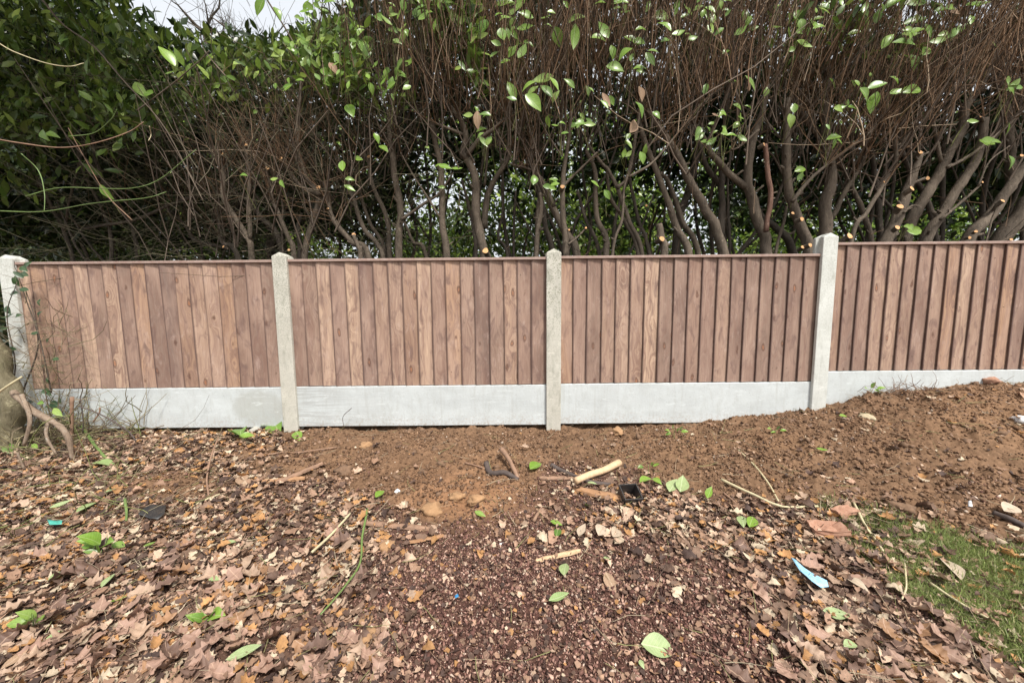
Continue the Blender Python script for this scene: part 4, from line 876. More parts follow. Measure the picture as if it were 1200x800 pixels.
for i in hero:
    w, me = OAKM[gg.choice(32, p=[.045] * 8 + [.04] * 8 + [.03] * 8 + [.01] * 8)]; o = leaf_obj(me, None, pos[i] + np.array([0, 0, .006]), ax[i], nm[i], size[i] * 1.15, None, 'fallen_oak_leaf')
    q = pr[i]; mk_ = min(MARKS, key=lambda m: (m[0] - q[0]) ** 2 + (m[1] - q[1]) ** 2); dx, dy = q[0] - mk_[0], q[1] - mk_[1]
    d_ = ('right of' if dx > 0 else 'left of') if abs(dx) > abs(dy) else ('below' if dy > 0 else 'above')
    nr = '' if len(mk_[2].split()) > 6 else 'close ' if math.hypot(dx, dy) < 30 else ('well ' if math.hypot(dx, dy) > 75 else '')
    lab_ = (('large ' if size[i] > .05 else 'small ') + w + ' oak leaf ' + nr + d_ + ' the ' + mk_[2]).split()[:16]; tag(o, ' '.join(lab_), 'leaf', 'fallen oak leaves strewn on the ground')
Vs, Fs, Cs, off = [], [], [], 0
for k in range(8):
    q = rest[k::8]; V, Fa = scatter(OAKL[k], pos[q], basis(ax[q], nm[q]), size[q]); Vs.append(V); Fs.append(Fa + off); off += len(V)
    Cs.append(scols(OAKC[gg.integers(0, 8, len(q))] * gg.uniform(.75, 1.2, (len(q), 1)), len(OAKL[k][0])))
# broken leaf pieces
x, y = on_ground(37000, (-4.4, 4.6), (-2.1, -.03), gg, lambda x, y: np.clip(dlit(x, y) + .25 * zones(x, y)[2] * infr(x, y), 0, 1), 30)
ps, ax2, nm2 = ground_leaf_xf(x, y, gg, .5, (0, .014)); sz = gg.uniform(.005, .022, len(x))
FR = (np.array([(-.4, -.3, 0), (.1, -.5, .12), (.5, .1, 0), (.1, .45, .1), (-.35, .35, -.05)]), np.array([(0, 1, 4), (1, 2, 4), (2, 3, 4)]))
V, Fa = scatter(FR, ps, basis(ax2, nm2), sz); Vs.append(V); Fs.append(Fa + off); Cs.append(scols(OAKC[gg.choice(8, len(x), p=[.13, .2, .06, .18, .07, .16, .16, .04])] * gg.uniform(.7, 1.2, (len(x), 1)), 5))
o = mk('leaf_litter', np.concatenate(Vs), np.concatenate(Fs), M_LIT, col=np.concatenate(Cs)); o['kind'] = 'stuff'; tag(o, 'dry brown oak leaf litter and leaf crumbs spread over the ground', 'leaf litter')
# mulch chips
dm = lambda x, y: np.where(infr(x, y), np.clip(zones(x, y)[2] * 1.0 + .22 * (1 - zones(x, y)[0]) * (1 - zones(x, y)[1]), 0, 1), 0)
x, y = on_ground(60000, (-2.6, 2.8), (-2.1, -.5), gg, dm, 40); nchip = len(x)
sz = .0018 + gg.gamma(2.0, .0013, nchip); sz = np.minimum(sz, .011)
MC = np.array([(.12, .06, .048), (.21, .11, .085), (.31, .18, .14), (.46, .30, .23), (.07, .04, .033), (.62, .48, .38), (.15, .075, .06), (.38, .24, .16)])
V, Fa = lumps(np.stack([x, y, gz(x, y) + sz * .5], 1), sz, np.stack([gg.uniform(.8, 1.8, nchip), gg.uniform(.6, 1.1, nchip), gg.uniform(.25, .6, nchip)], 1), gg)
o = mk('mulch', V, Fa, M_CRUMB, col=scols(MC[gg.choice(8, nchip, p=[.2, .2, .17, .1, .15, .04, .08, .06])] * gg.uniform(.75, 1.25, (nchip, 1)), 6)); o['kind'] = 'stuff'; tag(o, 'dark red-brown mulch of small bark chips in the lower middle', 'mulch')
# soil crumbs and clods
ds = lambda x, y: np.where(infr(x, y), zones(x, y)[0] * np.clip(.6 + fbm2(x, y, 6., 3, 66.), .15, 1), 0)
x, y = on_ground(28500, (-4.4, 5.4), (-1.5, -.02), gg, ds, 40); ns = len(x); sz = np.minimum(.0025 + gg.gamma(1.6, .0022, ns), .022)
SCc = np.array([(.185, .108, .064), (.235, .14, .085), (.11, .063, .038), (.30, .19, .12), (.46, .37, .29)])
V, Fa = lumps(np.stack([x, y, gz(x, y) + sz * .3], 1), sz, gg.uniform(.6, 1.2, (ns, 3)), gg)
o = mk('soil_crumbs', V, Fa, M_CRUMB, col=scols(SCc[gg.choice(5, ns, p=[.36, .28, .22, .12, .02])] * gg.uniform(.8, 1.2, (ns, 1)), 6)); o['kind'] = 'stuff'; tag(o, 'loose crumbs of brown soil over the dug strip along the fence', 'soil')
def lump_mesh(size, g, squash=.7, sub=3, rough=.3):
    import bmesh
    bm = bmesh.new(); bmesh.ops.create_icosphere(bm, subdivisions=sub, radius=1); off = g.uniform(0, 50, 3)
    for v in bm.verts:
        p = np.array(v.co); k = 1 + rough * float(vnoise((p * 1.4 + off)[None])[0]) + rough * .7 * float(vnoise((p * 3.4 + off)[None])[0]) + rough * .45 * float(vnoise((p * 8 + off)[None])[0])
        v.co = Vector(p * k * size * np.array([1, .85, squash]))
    me = bpy.data.meshes.new('lump'); bm.to_mesh(me); bm.free(); me.polygons.foreach_set('use_smooth', np.ones(len(me.polygons), bool)); return me
def lump_obj(name, px, py, wpx, mat, label, cat, group=None, squash=.6, rough=.42, sub=3, dz=.15):
    p = gpt(px, py); size = wpx / F * (proj(p)[2]) * .5; g = np.random.default_rng(int(px * 3 + py)); me = lump_mesh(size, g, squash, sub, rough); me.materials.append(mat)
    o = bpy.data.objects.new(name, me); C.objects.link(o); o.location = (p[0], p[1], float(gz(np.array([p[0]]), np.array([p[1]]))[0]) + size * squash * dz); o.rotation_euler.z = g.uniform(0, 6); return tag(o, label, cat, group)
M_CLOD = mat_plain('clod_earth', (.20, .12, .072), .95, .4, 60); M_CLODC = mat_plain('clay_clod', (.30, .17, .085), .95, .35, 60, (.38, .23, .12))
M_BRICK = mat_plain('broken_brick', (.30, .145, .09), .9, .3, 60, (.40, .24, .165)); M_STONE = mat_plain('pale_stone', (.46, .38, .25), .9, .3, 40)
for q in [('soil_clod', 402, 556, 20, M_CLOD, 'round brown soil clod beside the old bark splinters', 'clod'),
          ('soil_clod', 429, 524, 16, M_CLODC, 'reddish soil clod below the trowel marked gravel board', 'clod'),
          ('soil_clod', 519, 545, 13, M_CLOD, 'lone rounded clod on the dug soil below the second panel', 'clod'),
          ('soil_clod', 803, 494, 14, M_CLOD, 'clod pressed against the foot of the third gravel board', 'clod'),
          ('soil_clod', 668, 497, 11, M_CLOD, 'small clod touching the foot of the lichen speckled post', 'clod'),
          ('soil_clod', 723, 508, 15, M_CLODC, 'lumpy clod on bare soil right of the lichen speckled post', 'clod'),
          ('soil_clod', 1055, 600, 20, M_CLOD, 'dark matted clod at the upper edge of the grass', 'clod'),
          ('soil_clod', 430, 725, 23, M_CLODC, 'upper of two ochre clods on the dark mulch', 'clod'),
          ('soil_clod', 430, 750, 24, M_CLODC, 'lower of two ochre clods on the dark mulch', 'clod'),
          ('soil_clod', 452, 642, 18, M_CLODC, 'ochre clod beside the rotten bark strip left of centre', 'clod'),
          ('soil_clod', 508, 598, 26, M_CLODC, 'big broken clay clod on the clay heap', 'clod'),
          ('soil_clod', 536, 583, 22, M_CLODC, 'crumbly clay clod topping the clay heap', 'clod'),
          ('soil_clod', 558, 592, 20, M_CLODC, 'clay clod on the right flank of the clay heap', 'clod'),
          ('stone', 1017, 488, 16, M_STONE, 'pale ochre stone lying on the soil bank', 'stone'),
          ('brick_fragment', 989, 469, 13, M_BRICK, 'small orange brick lump against the stepped-up gravel board', 'brick fragment'),
          ('brick_fragment', 1158, 449, 17, M_BRICK, 'orange brick lump on top of the bank at the far right', 'brick fragment'),
          ('stone', 1197, 496, 16, mat_plain('white_lump', (.75, .75, .75), .8), 'white lump on the soil at the right edge', 'stone'),
          ('stone', 300, 506, 18, mat_plain('grey_stone', (.42, .40, .35), .9), 'grey stone by the laurel leaves left of the streaked post', 'stone'),
          ('pebble', 466, 581, 8, mat_plain('white_pebble', (.8, .82, .8), .5), 'small white pebble in the litter below the dug soil', 'pebble'),
          ('pebble', 588, 639, 6, mat_plain('china_chip', (.8, .8, .8), .5), 'tiny white chip on the dark mulch left of centre', 'pebble')]:
    lump_obj(*q)
n = 900; x, y = on_ground(n, (-3.6, 4.4), (-1.3, -.03), gg, ds, 30); n = len(x)
V, Fa = lumps(np.repeat(np.stack([x, y, gz(x, y) + .004], 1), 1, 0), np.minimum(.006 + gg.gamma(1.5, .005, n), .034), gg.uniform(.6, 1.1, (n, 3)), gg)
o = mk('soil_lumps', V, Fa, M_CLOD, smooth=False); o['kind'] = 'stuff'; tag(o, 'hand sized lumps scattered over the dug brown soil', 'soil')
# grass
dg = lambda x, y: np.where(infr(x, y), zones(x, y)[1] * np.clip(.75 + fbm2(x, y, 5., 3, 88.) * 1.3, .05, 1), 0)
x, y = on_ground(26000, (1.0, 5.2), (-2.0, -.4), gg, dg, 60); n = len(x)
P, r = make_twigs(np.stack([x, y, gz(x, y) - .003], 1), gg.uniform(.015, .05, n), gg.normal(0, .75, (n, 3)) + np.array([0, 0, .75]), np.full(n, .0013), gg, 3, .3)
A = np.stack([gg.normal(size=n), gg.normal(size=n), np.zeros(n)], 1); A /= np.linalg.norm(A, axis=1, keepdims=True)
V = np.stack([P[:, 0] - A * .0014, P[:, 0] + A * .0014, P[:, 1] + A * .0011, P[:, 1] - A * .0011, P[:, 2], P[:, 2] + A * .0002], 1).reshape(-1, 3)
i0 = (np.arange(n) * 6)[:, None]; Fa = np.concatenate([i0 + np.array([[0, 1, 2, 3]]), i0 + np.array([[3, 2, 5, 4]])])
GC = np.array([(.19, .24, .07), (.25, .30, .10), (.15, .19, .06), (.42, .38, .20), (.33, .40, .13)])
o = mk('grass', V, Fa, M_GRASS, col=scols(GC[gg.choice(5, n, p=[.3, .25, .2, .12, .13])] * gg.uniform(.8, 1.25, (n, 1)), 6)); o['kind'] = 'stuff'; tag(o, 'thin short grass patch between soil bank and leaf drift at the right', 'grass')
# small weeds / green bits and fine twigs everywhere
x, y = on_ground(3600, (-4.4, 4.6), (-2.1, -.02), gg, lambda x, y: np.clip(dlit(x, y) * .8 + .12 * infr(x, y) + .8 * (proj(np.stack([x, y, hbase(x, y)], -1))[..., 0] < 180) * infr(x, y), 0, 1), 20); n = len(x)
a = gg.uniform(0, 6.28, n); P, r = make_twigs(np.stack([x, y, gz(x, y) + gg.uniform(.003, .02, n)], 1), gg.uniform(.03, .16, n), np.stack([np.cos(a), np.sin(a), gg.normal(0, .12, n)], 1), gg.uniform(.0007, .0020, n), gg, 5, .12)
P[:, :, 2] = np.maximum(P[:, :, 2], gz(P[:, :, 0], P[:, :, 1]) + .002)
TC2 = np.array([(.35, .26, .17), (.20, .13, .09), (.28, .27, .12), (.45, .38, .26), (.12, .08, .06)])
V, Fa = tubes(P, r, 3); o = mk('ground_twigs', V, Fa, M_ATT, col=scols(TC2[gg.integers(0, 5, n)], 15)); o['kind'] = 'stuff'; tag(o, 'thin dry twigs and stalks strewn through the litter', 'twigs')
# ------------------------------------------------------------------ single things on the ground
def zat(x, y): return float(gz(np.array([x]), np.array([y]))[0])
def stick(name, pts, wpx, mat, label, cat='stick', lift=.01, sides=8, taper=.8, n=None, lifts=None, parent=None, group=None):
    P = []; 
    for k, (px, py) in enumerate(pts):
        p = gpt(px, py); l = lifts[k] if lifts else lift; p = np.array([p[0], p[1], zat(p[0], p[1]) + l]); P.append(p)
    rr = [wpx / F * proj(p)[2] * .5 * (1 - (1 - taper) * k / (len(P) - 1)) for k, p in enumerate(P)]
    o, Q, r = limb(name, P, rr, mat, parent, sides, n, knob=.10)
    if label: tag(o, label, cat, group)
    return o, Q, r
M_PEEL = mat_plain('peeled_wood', (.62, .44, .27), .7, .3, 45, (.50, .33, .19)); M_ROT = mat_plain('rotten_wood', (.27, .14, .07), .9, .5, 35, (.40, .23, .12))
M_STALK = mat_plain('pale_stalk', (.60, .52, .32), .6, .3, 20); M_GSTALK = mat_plain('green_stalk', (.16, .24, .07), .5, .3, 20); M_DSTICK = mat_plain('dark_stick', (.10, .075, .065), .8, .4, 40)
M_BSTICK = mat_plain('brown_stick', (.33, .20, .13), .8, .4, 40)
stick('peeled_stick', [(674,569),(727,550)], 8, M_PEEL, 'pale peeled stick lying on the old timber near the plastic pot', lift=.03, taper=1)
def plank(name, pts, wpx, th, mat, label, cat, lift=.008):
    (ax_, ay_), (bx_, by_) = pts; p = gpt(ax_, ay_); q = gpt(bx_, by_); m = (p + q) / 2; L = np.linalg.norm(q - p); w = wpx / F * proj(m)[2]; g = np.random.default_rng(int(ax_ + ay_))
    nn = 9; V = []
    for k in range(nn):
        u = k / (nn - 1) - .5; ww = w * .5 * (1 - .5 * abs(2 * u) ** 5) * g.uniform(.8, 1.1); t = th * g.uniform(.7, 1.1)
        V += [(u * L, -ww, 0), (u * L, ww * g.uniform(.8, 1), 0), (u * L + g.normal(0, .002), ww * .8, t * g.uniform(.6, 1)), (u * L, 0, t * 1.1), (u * L, -ww * .85, t * .8)]
    Fl = [tuple(range(5)), tuple(range(5 * (nn - 1), 5 * nn))[::-1]]
    for k in range(nn - 1):
        for j in range(5): Fl.append((5 * k + j, 5 * k + (j + 1) % 5, 5 * k + 5 + (j + 1) % 5, 5 * k + 5 + j))
    o = mk(name, V, Fl, mat); o.location = (m[0], m[1], zat(m[0], m[1]) + lift); o.rotation_euler = (g.normal(0, .08), -math.atan2(q[2] - p[2], L), math.atan2(q[1] - p[1], q[0] - p[0])); return tag(o, label, cat)
plank('timber_offcut', [(672,575),(730,588)], 13, .022, M_ROT, 'rotten brown timber under the pale peeled stick', 'timber')
plank('bark_piece', [(632,562),(672,562)], 7, .010, M_BSTICK, 'flat brown bark piece left of the pale peeled stick', 'bark')
stick('dark_root', [(570,548),(576,558),(592,562),(607,566)], 7, M_DSTICK, 'dark curved root end left of the bark piece', 'root', .012)
stick('broken_stick', [(588,538),(598,552),(607,565)], 6, M_BSTICK, 'short brown broken stick leaning across the dark root', lifts=[.06, .04, .015])
stick('dark_root', [(645,548),(660,552),(690,566),(720,570)], 6, M_DSTICK, 'long dark root behind the pale peeled stick', 'root', .012)
stick('thin_stem', [(545,545),(558,549),(572,554)], 2, M_BSTICK, 'thin stem ending at the dark curved root')
plank('bark_piece', [(322,572),(378,548)], 8, .014, M_BSTICK, 'long weathered wood splinter left of the round soil clod', 'wood splinter', .02)
plank('bark_piece', [(308,568),(358,564)], 10, .014, M_ROT, 'orange-brown rotten splinter below the long weathered splinter', 'wood splinter')
plank('bark_piece', [(425,616),(508,624)], 9, .010, M_BSTICK, 'long flat bark strip left of the clay heap', 'bark')
plank('bark_piece', [(480,640),(520,632)], 9, .010, M_ROT, 'dark brown bark scrap at the edge of the dark mulch', 'bark')
plank('bark_piece', [(628,658),(680,646)], 7, .010, M_PEEL, 'light brown wood sliver on the mulch below the curled pale leaves', 'wood splinter')
plank('bark_piece', [(718,535 + 135),(722,698)], 6, .006, M_BSTICK, 'small upright brown leaf-like wood chip on the mulch centre', 'wood splinter') if False else None
stick('pale_stalk', [(366,657),(388,635),(411,611)], 3.2, M_STALK, 'straight straw coloured stalk on the leaf carpet left of centre', 'stalk', .035, 6)
stick('green_stalk', [(431,606),(425,635),(422,668),(405,695),(376,727)], 2.6, M_GSTALK, 'long bent green stalk crossing the mulch edge', 'stalk', .03, 6)
stick('thin_stem', [(845,568),(880,585),(915,596),(958,596)], 3.4, M_STALK, 'pale bent stem along the edge of the soil at the right', 'stalk', .02, 6)
stick('thin_stem', [(865,532),(885,550),(900,570),(912,590)], 2.2, M_STALK, 'thin green-grey stem curving over the soil above the leaf band', 'stalk', .015, 6)
stick('thin_stem', [(790,605),(805,612),(820,624)], 3, M_BSTICK, 'short reddish twig in the leaf band right of centre')
stick('thin_stem', [(848,580),(860,592),(868,602)], 2.5, M_BSTICK, 'dark twig poking from the leaf band beside green leaves')
stick('broken_stick', [(625,610),(631,602),(636,597)], 4, M_BSTICK, 'stubby light brown stick on the ground left of the pot')
stick('thin_stem', [(245,585),(243,565),(250,545),(258,530)], 2, M_BSTICK, 'bent thin twig on the tan soil patch at the left', lifts=[.005, .04, .08, .11])
stick('thin_stem', [(220,602),(235,592),(258,582)], 2.5, M_STALK, 'straight pale twig right of the black rubber scrap', 'stalk')
stick('thin_stem', [(95,505),(110,525),(130,545)], 3.5, M_GSTALK, 'green woody shoot sloping down from the brush heap', 'stalk', lifts=[.08, .04, .01])
stick('thin_stem', [(148,596),(149,605),(148,616)], 3, M_GSTALK, 'short yellow-green upright shoot left of the black rubber scrap', 'stalk', lifts=[.06, .03, .0])
stick('thin_stem', [(300,540),(330,532),(350,532),(395,529)], 2, M_BSTICK, 'fine twig across the litter near the soil clod')
stick('dark_root', [(1165,605),(1185,615),(1210,625)], 7, M_DSTICK, 'dark root at the right edge above the grass', 'root', .015)
stick('straw_stem', [(1000,595),(1015,620),(1035,650)], 3, M_STALK, 'yellow straw stalk at the left edge of the grass', 'stalk', .02, 5)
stick('straw_stem', [(1060,665),(1062,690),(1057,707)], 2.2, M_STALK, 'upright pale stalk in the leaves below the grass', 'stalk', .02, 5)
stick('straw_stem', [(1090,690),(1125,715),(1160,735)], 3, M_STALK, 'long straw stalk along the lower edge of the grass', 'stalk', .02, 5)
# square plastic pot rim half buried
p0 = gpt(736, 586); dd = proj(p0)[2]; w = 20 / F * dd / 2; hgt = .055
t = thing('plastic_pot', 'black square plastic pot standing half buried beside the rotten timber', 'pot', (p0[0], p0[1], zat(p0[0], p0[1]) - .006)); t.rotation_euler = (R(24), 0, R(6))
M_BLK = mat_plain('black_plastic', (.022, .023, .026), .45, .3, 30, (.05, .045, .04))
for a0 in range(4):
    V, Fl = box(-w, w, -.0012, .0012, 0, 2 * w * .85); o = mk('side_wall', V, Fl, M_BLK, t)
    a = a0 * math.pi / 2; o.rotation_euler = (0, 0, a); o.location = (-math.sin(a) * -(w - .001) , -math.cos(a) * (w - .001), 0)
for a0 in range(4):
    V, Fl = box(-w - .003, w + .003 - .006, -.0022, .0022, -.003, .003); o = mk('rim', V, Fl, M_BLK, t)
    a = a0 * math.pi / 2; o.rotation_euler = (0, 0, a); o.location = (math.sin(a) * (w + .0005), -math.cos(a) * (w + .0005), 2 * w * .85)
# bricks
def brick_frag(px, py, wx, wy, h, rot, label, hollow=False):
    p = gpt(px, py); s = proj(p)[2] / F; a, b = wx * s / 2, wy * s * 1.6 / 2
    import bmesh
    bm = bmesh.new(); g = np.random.default_rng(int(px)); bmesh.ops.create_cube(bm, size=1); bmesh.ops.subdivide_edges(bm, edges=bm.edges[:], cuts=3, use_grid_fill=True)
    for v in bm.verts:
        c = np.array(v.co); c = c * np.array([2 * a, 2 * b, h]); q = np.array(v.co) + .5
        if hollow and q[2] > .9 and .2 < q[0] < .8 and .2 < q[1] < .8: c[2] -= h * .55
        c += vnoise((c * 60 + px)[None] + np.array([[0, 3, 8.]]))[0] * .004 + g.normal(0, .0012, 3)
        if q[0] > .7 and q[1] > .7: c[0] -= .25 * a; c[1] -= .1 * b
        v.co = Vector(c)
    me = bpy.data.meshes.new('brick_fragment'); bm.to_mesh(me); bm.free(); me.materials.append(M_BRICK); o = bpy.data.objects.new('brick_fragment', me); C.objects.link(o)
    o.location = (p[0], p[1], zat(p[0], p[1]) + h * .45 + .022); o.rotation_euler = (R(8), R(-6), rot); return tag(o, label, 'brick fragment')
brick_frag(970, 627, 36, 12, .030, R(-12), 'frogged orange brick fragment in the leaf drift left of the grass', True)
brick_frag(990, 603, 26, 8, .018, R(8), 'flat orange brick piece above the frogged fragment')
brick_frag(642, 499, 8, 5, .012, R(8), 'small red brick chip by the lichen speckled post foot')
# scraps
def sheet(name, outl, mat, label, cat, lift=.046, wob=.01, seed=0):
    P = [gpt(*q) for q in outl]; c = sum(P) / len(P); g = np.random.default_rng(seed); V = []; n = len(P)
    for rr in (1.0, .62, .28):
        for p in P: q = c + (p - c) * rr; V.append((q[0], q[1], zat(q[0], q[1]) + lift + g.normal(0, wob)))
    V.append((c[0], c[1], zat(c[0], c[1]) + lift + wob)); m = len(V); Fl = []
    for k in range(2):
        for j in range(n): Fl.append((k * n + j, k * n + (j + 1) % n, (k + 1) * n + (j + 1) % n, (k + 1) * n + j))
    for j in range(n): Fl.append((2 * n + j, 2 * n + (j + 1) % n, m - 1))
    o = mk(name, V, Fl, mat, smooth=True); so_ = o.modifiers.new('solid', 'SOLIDIFY'); so_.thickness = .0012; return tag(o, label, cat)
sheet('plastic_scrap', [(926,664),(932,668),(941,676),(950,680),(958,688),(968,694),(970,699),(961,702),(950,696),(944,689),(936,681)], mat_plain('blue_plastic', (.22, .50, .72), .4, .3, 60, (.45, .68, .80)), 'torn light blue plastic scrap in the leaves at the lower right', 'plastic scrap', seed=1, wob=.005)
sheet('rubber_scrap', [(163,612),(168,603),(180,598),(192,596),(196,604),(194,613),(186,617),(176,618)], M_BLK, 'black rubber scrap half under a leaf at the left', 'rubber scrap', lift=.035, wob=.010, seed=2)
sheet('plastic_scrap', [(57,622),(66,618),(75,622),(74,626),(60,627)], mat_plain('teal_plastic', (.08, .42, .33), .4), 'small teal plastic scrap at the left edge of the litter', 'plastic scrap', wob=.004, seed=3)
sheet('plastic_scrap', [(533,710),(537,708),(538,712),(534,713)], mat_plain('blue_chip', (.05, .3, .6), .4), 'tiny bright blue chip on the dark mulch', 'plastic scrap', wob=.002, seed=4)
sheet('paper_scrap', [(1133,598),(1137,598),(1138,607),(1133,607)], mat_plain('white_paper', (.75, .76, .78), .6), 'tiny white scrap on the soil above the grass', 'paper scrap', wob=.002, seed=5)
# individual leaves with their own place: px, py, len px, angle, material set, label
def gleaf(px, py, L, ang, ms, label, cat='leaf', lift=.022, tilt=.15, name='fallen_leaf', group=None):
    p = gpt(px, py); q = gpt(px + math.cos(R(ang)) * L * .5, py - math.sin(R(ang)) * L * .5); q0 = gpt(px - math.cos(R(ang)) * L * .5, py + math.sin(R(ang)) * L * .5)
    a = q - q0; sz = np.linalg.norm(a); a = a / sz; a[2] += rng.normal(0, tilt * .6); z = max(zat(p[0], p[1]), zat(q[0], q[1]), zat(q0[0], q0[1])) + lift
    o = leaf_obj(ms[rng.integers(len(ms))], None, np.array([q0[0], q0[1], z]), a, (rng.normal(0, tilt), rng.normal(-.25, tilt), 1), min(sz, .19), None, name); return tag(o, label, cat, group)
M_PALEG = mat_leaf('pale_underside_leaf', [(0, (.36, .46, .20)), (.5, (.42, .52, .25)), (1, (.30, .42, .15))], .5, .25, (.55, .62, .38)); LP_ = with_mat(LEAFM, M_PALEG)
M_CREAM = mat_leaf('pale_curled_leaf', [(0, (.55, .45, .33)), (1, (.62, .50, .38))], .6, .2, (.42, .30, .2)); LCm = with_mat(LEAFM, M_CREAM)
for q in [(773,763,44,-4,LP_,'largest pale green laurel leaf on the mulch at the bottom centre'),
          (655,711,25,15,LP_,'rounded green and silver leaf on the dark mulch at the centre'),
          (662,674,16,80,LP_,'small pale green leaf end sticking up on the mulch'),
          (652,617,15,-15,LG,'upper of two small glossy leaves below the pot'), (653,628,13,80,LG,'lower of two small glossy leaves below the pot'),
          (287,776,46,15,LP_,'long pale green leaf at the bottom left by the dark mulch edge'),
          (70,682,30,30,LP_,'pale green leaf on the leaf carpet at the left, lying left of the leafy sprig'), (127,686,22,50,LP_,'narrow yellow-green leaf below the leafy sprig'),
          (68,752,28,20,LP_,'jagged light green leaf near the bottom left corner'), (176,645,16,20,LG,'single round green leaf right of the leafy sprig'),
          (271,643,17,20,LP_,'yellow-green leaf on the carpet right of the black scrap'), (251,685,12,0,LP_,'small pale leaf left of the straw stalk'),
          (72,597,28,15,LP_,'broad pale leaf left of the black scrap'), (103,600,30,30,LP_,'slim bright leaf just left of the black scrap'),
          (122,548,28,2,LP_,'pale leaf lying at the foot of the brush heap'), (130,583,16,10,LP_,'yellowish leaf between brush heap and black scrap'),
          (285,512,20,75,LG,'upright glossy leaf in the clump left of the streaked post','leaf',.05,.3), (290,521,18,10,LG,'flat glossy leaf in the clump left of the streaked post','leaf',.05,.3), (278,520,18,-20,LG,'dark glossy leaf at the left of the clump by the streaked post','leaf',.05,.3),
          (313,506,16,10,LG,'glossy leaf against the left side of the streaked post','leaf',.05,.3), (325,510,14,-70,LG,'drooping glossy leaf touching the streaked post','leaf',.05,.3), (354,503,18,15,LG,'glossy leaf at the right foot of the streaked post','leaf',.05,.3), (350,515,9,-60,LG,'tiny bright leaf under the streaked post'),
          (880,618,14,70,LG,'right leaf of the green pair in the leaf band at right'), (870,618,14,-80,LP_,'left leaf of the green pair in the leaf band at right'),
          (788,577,16,60,LP_,'left leaf of the pale pair right of the pot'), (798,577,14,80,LP_,'right leaf of the pale pair right of the pot'), (757,569,16,15,LG,'green leaf just right of the pot'), (770,567,12,-30,LG,'small green leaf second right of the pot'), (831,587,10,60,LG,'small green leaf in the leaf band below the soil'),
          (689,599,9,0,LG,'tiny green leaf on the ground under the rotten timber'), (628,554,16,30,LG,'green leaf between the dark roots'), (694,571,12,-10,LP_,'pale leaf peeping out under the peeled stick'),
          (446,590,14,40,LG,'dark green leaf in the litter below the dug soil'), (711,659,9,-20,LP_,'faded green leaf on the mulch right of the wood sliver'), (752,785,11,-60,LP_,'small pale leaf below the largest green leaf'),
          (997,762,18,10,LP_,'bright lobed green leaf in the lower right litter'), (563,610,14,-20,LG,'dark leaf at the lower edge of the clay heap'), (963,532,14,-10,LG,'narrow green leaf lying on the soil bank'), (988,491,10,0,LG,'small green leaf on the soil bank near the ochre stone'),
          (140,707,22,20,LG,'dark green leaf in the middle of the leaf carpet'), (28,740,12,10,LG,'dark leaf near the bottom left shoot'),
          (1115,672,34,-45,LCm,'large ribbed cream-brown leaf lying on the grass'), (980,725,34,-15,LP_,'long yellow-brown leaf in the drift at the lower right'),
          (682,627,16,60,LCm,'leftmost of three pale curled leaves in a row'), (705,627,16,60,LCm,'middle one of three pale curled leaves in a row'), (721,627,18,70,LCm,'rightmost of three pale curled leaves in a row'),
          (716,687,26,-60,LT,'long withered leaf on the mulch just right of centre'), (168,737,22,40,LT,'rounded ochre leaf in the middle of the leaf carpet'), (20,783,42,35,LT,'long orange-brown leaf in the bottom left corner'),
          (287,568,14,-50,LT,'bright orange leaf on the tan soil patch'), (1005,690,30,-30,LCm,'folded grey-green leaf below the brick fragments'), (1185,607,20,10,LCm,'pale leaf at the right edge above the grass')]:
    gleaf(*q)
def sprig(px, py, leaves, label, h=.06, wpx=2, ms=None, name='leafy_sprig'):
    p = gpt(px, py); z = zat(p[0], p[1]); t = thing(name, label, 'plant', (p[0], p[1], z)); ms = ms or LG
    top = np.array([rng.normal(0, .01), rng.normal(0, .01), h])
    limb('stalk', [(0, 0, -.01), tuple(top * .5), tuple(top)], [.002, .0018, .0014], M_GSTALK, t, 5, 6)
    for (dx, dy, L, a) in leaves:
        dep = proj(p)[2]; s = dep / F; b = np.array([dx * s, rng.uniform(-.02, .02), max(.008, h - dy * s * .5)])
        ax_ = np.array([math.cos(R(a)), -.35 * math.sin(R(a)) - .2, math.sin(R(a)) * .9]); o = leaf_obj(ms[rng.integers(6)], None, b * .6, ax_, (rng.normal(0, .2), -.6, 1), L * s, t)
sprig(122, 650, [(-10,-5,20,150),(0,-8,24,110),(10,-5,22,40),(14,0,20,-10),(-4,0,16,200),(-16,2,12,170)], 'bright green leafy sprig growing from the leaf carpet at the left')
sprig(118, 655, [(0,-4,16,80),(-6,0,14,150),(6,0,12,-30)], 'dark green leaf tuft under the bright leafy sprig', .03)
sprig(40, 735, [(0,0,24,60),(0,0,22,110),(5,0,20,20),(-5,0,18,160)], 'thin green sprout with narrow leaves near the bottom left', .05, ms=LG)
sprig(245, 730, [(0,0,30,35),(0,0,24,150),(5,0,18,70),(-5,0,16,110),(3,2,14,10)], 'small spiky green seedling in the middle of the left leaf carpet', .03)
sprig(790, 515, [(-10,-8,7,150),(-3,-14,7,100),(8,-12,7,60),(12,-4,8,20),(-8,-2,7,200),(3,-6,7,80)], 'wispy small-leaved weed at the foot of the third gravel board', .07)
sprig(908, 508, [(-5,-3,7,150),(3,-5,7,80),(8,-2,7,20),(0,0,6,200)], 'tiny weed on the bank left of the stepped post', .03)
sprig(760, 558, [(-5,-8,8,120),(3,-12,8,80),(9,-6,9,30),(-9,-3,8,170)], 'thin green weed leaning over the pot', .06)
sprig(1020, 465, [(-8,-3,9,150),(0,-8,9,90),(9,-4,9,30),(5,0,8,-10)], 'small green weed on the heap at the stepped-up gravel board', .04)
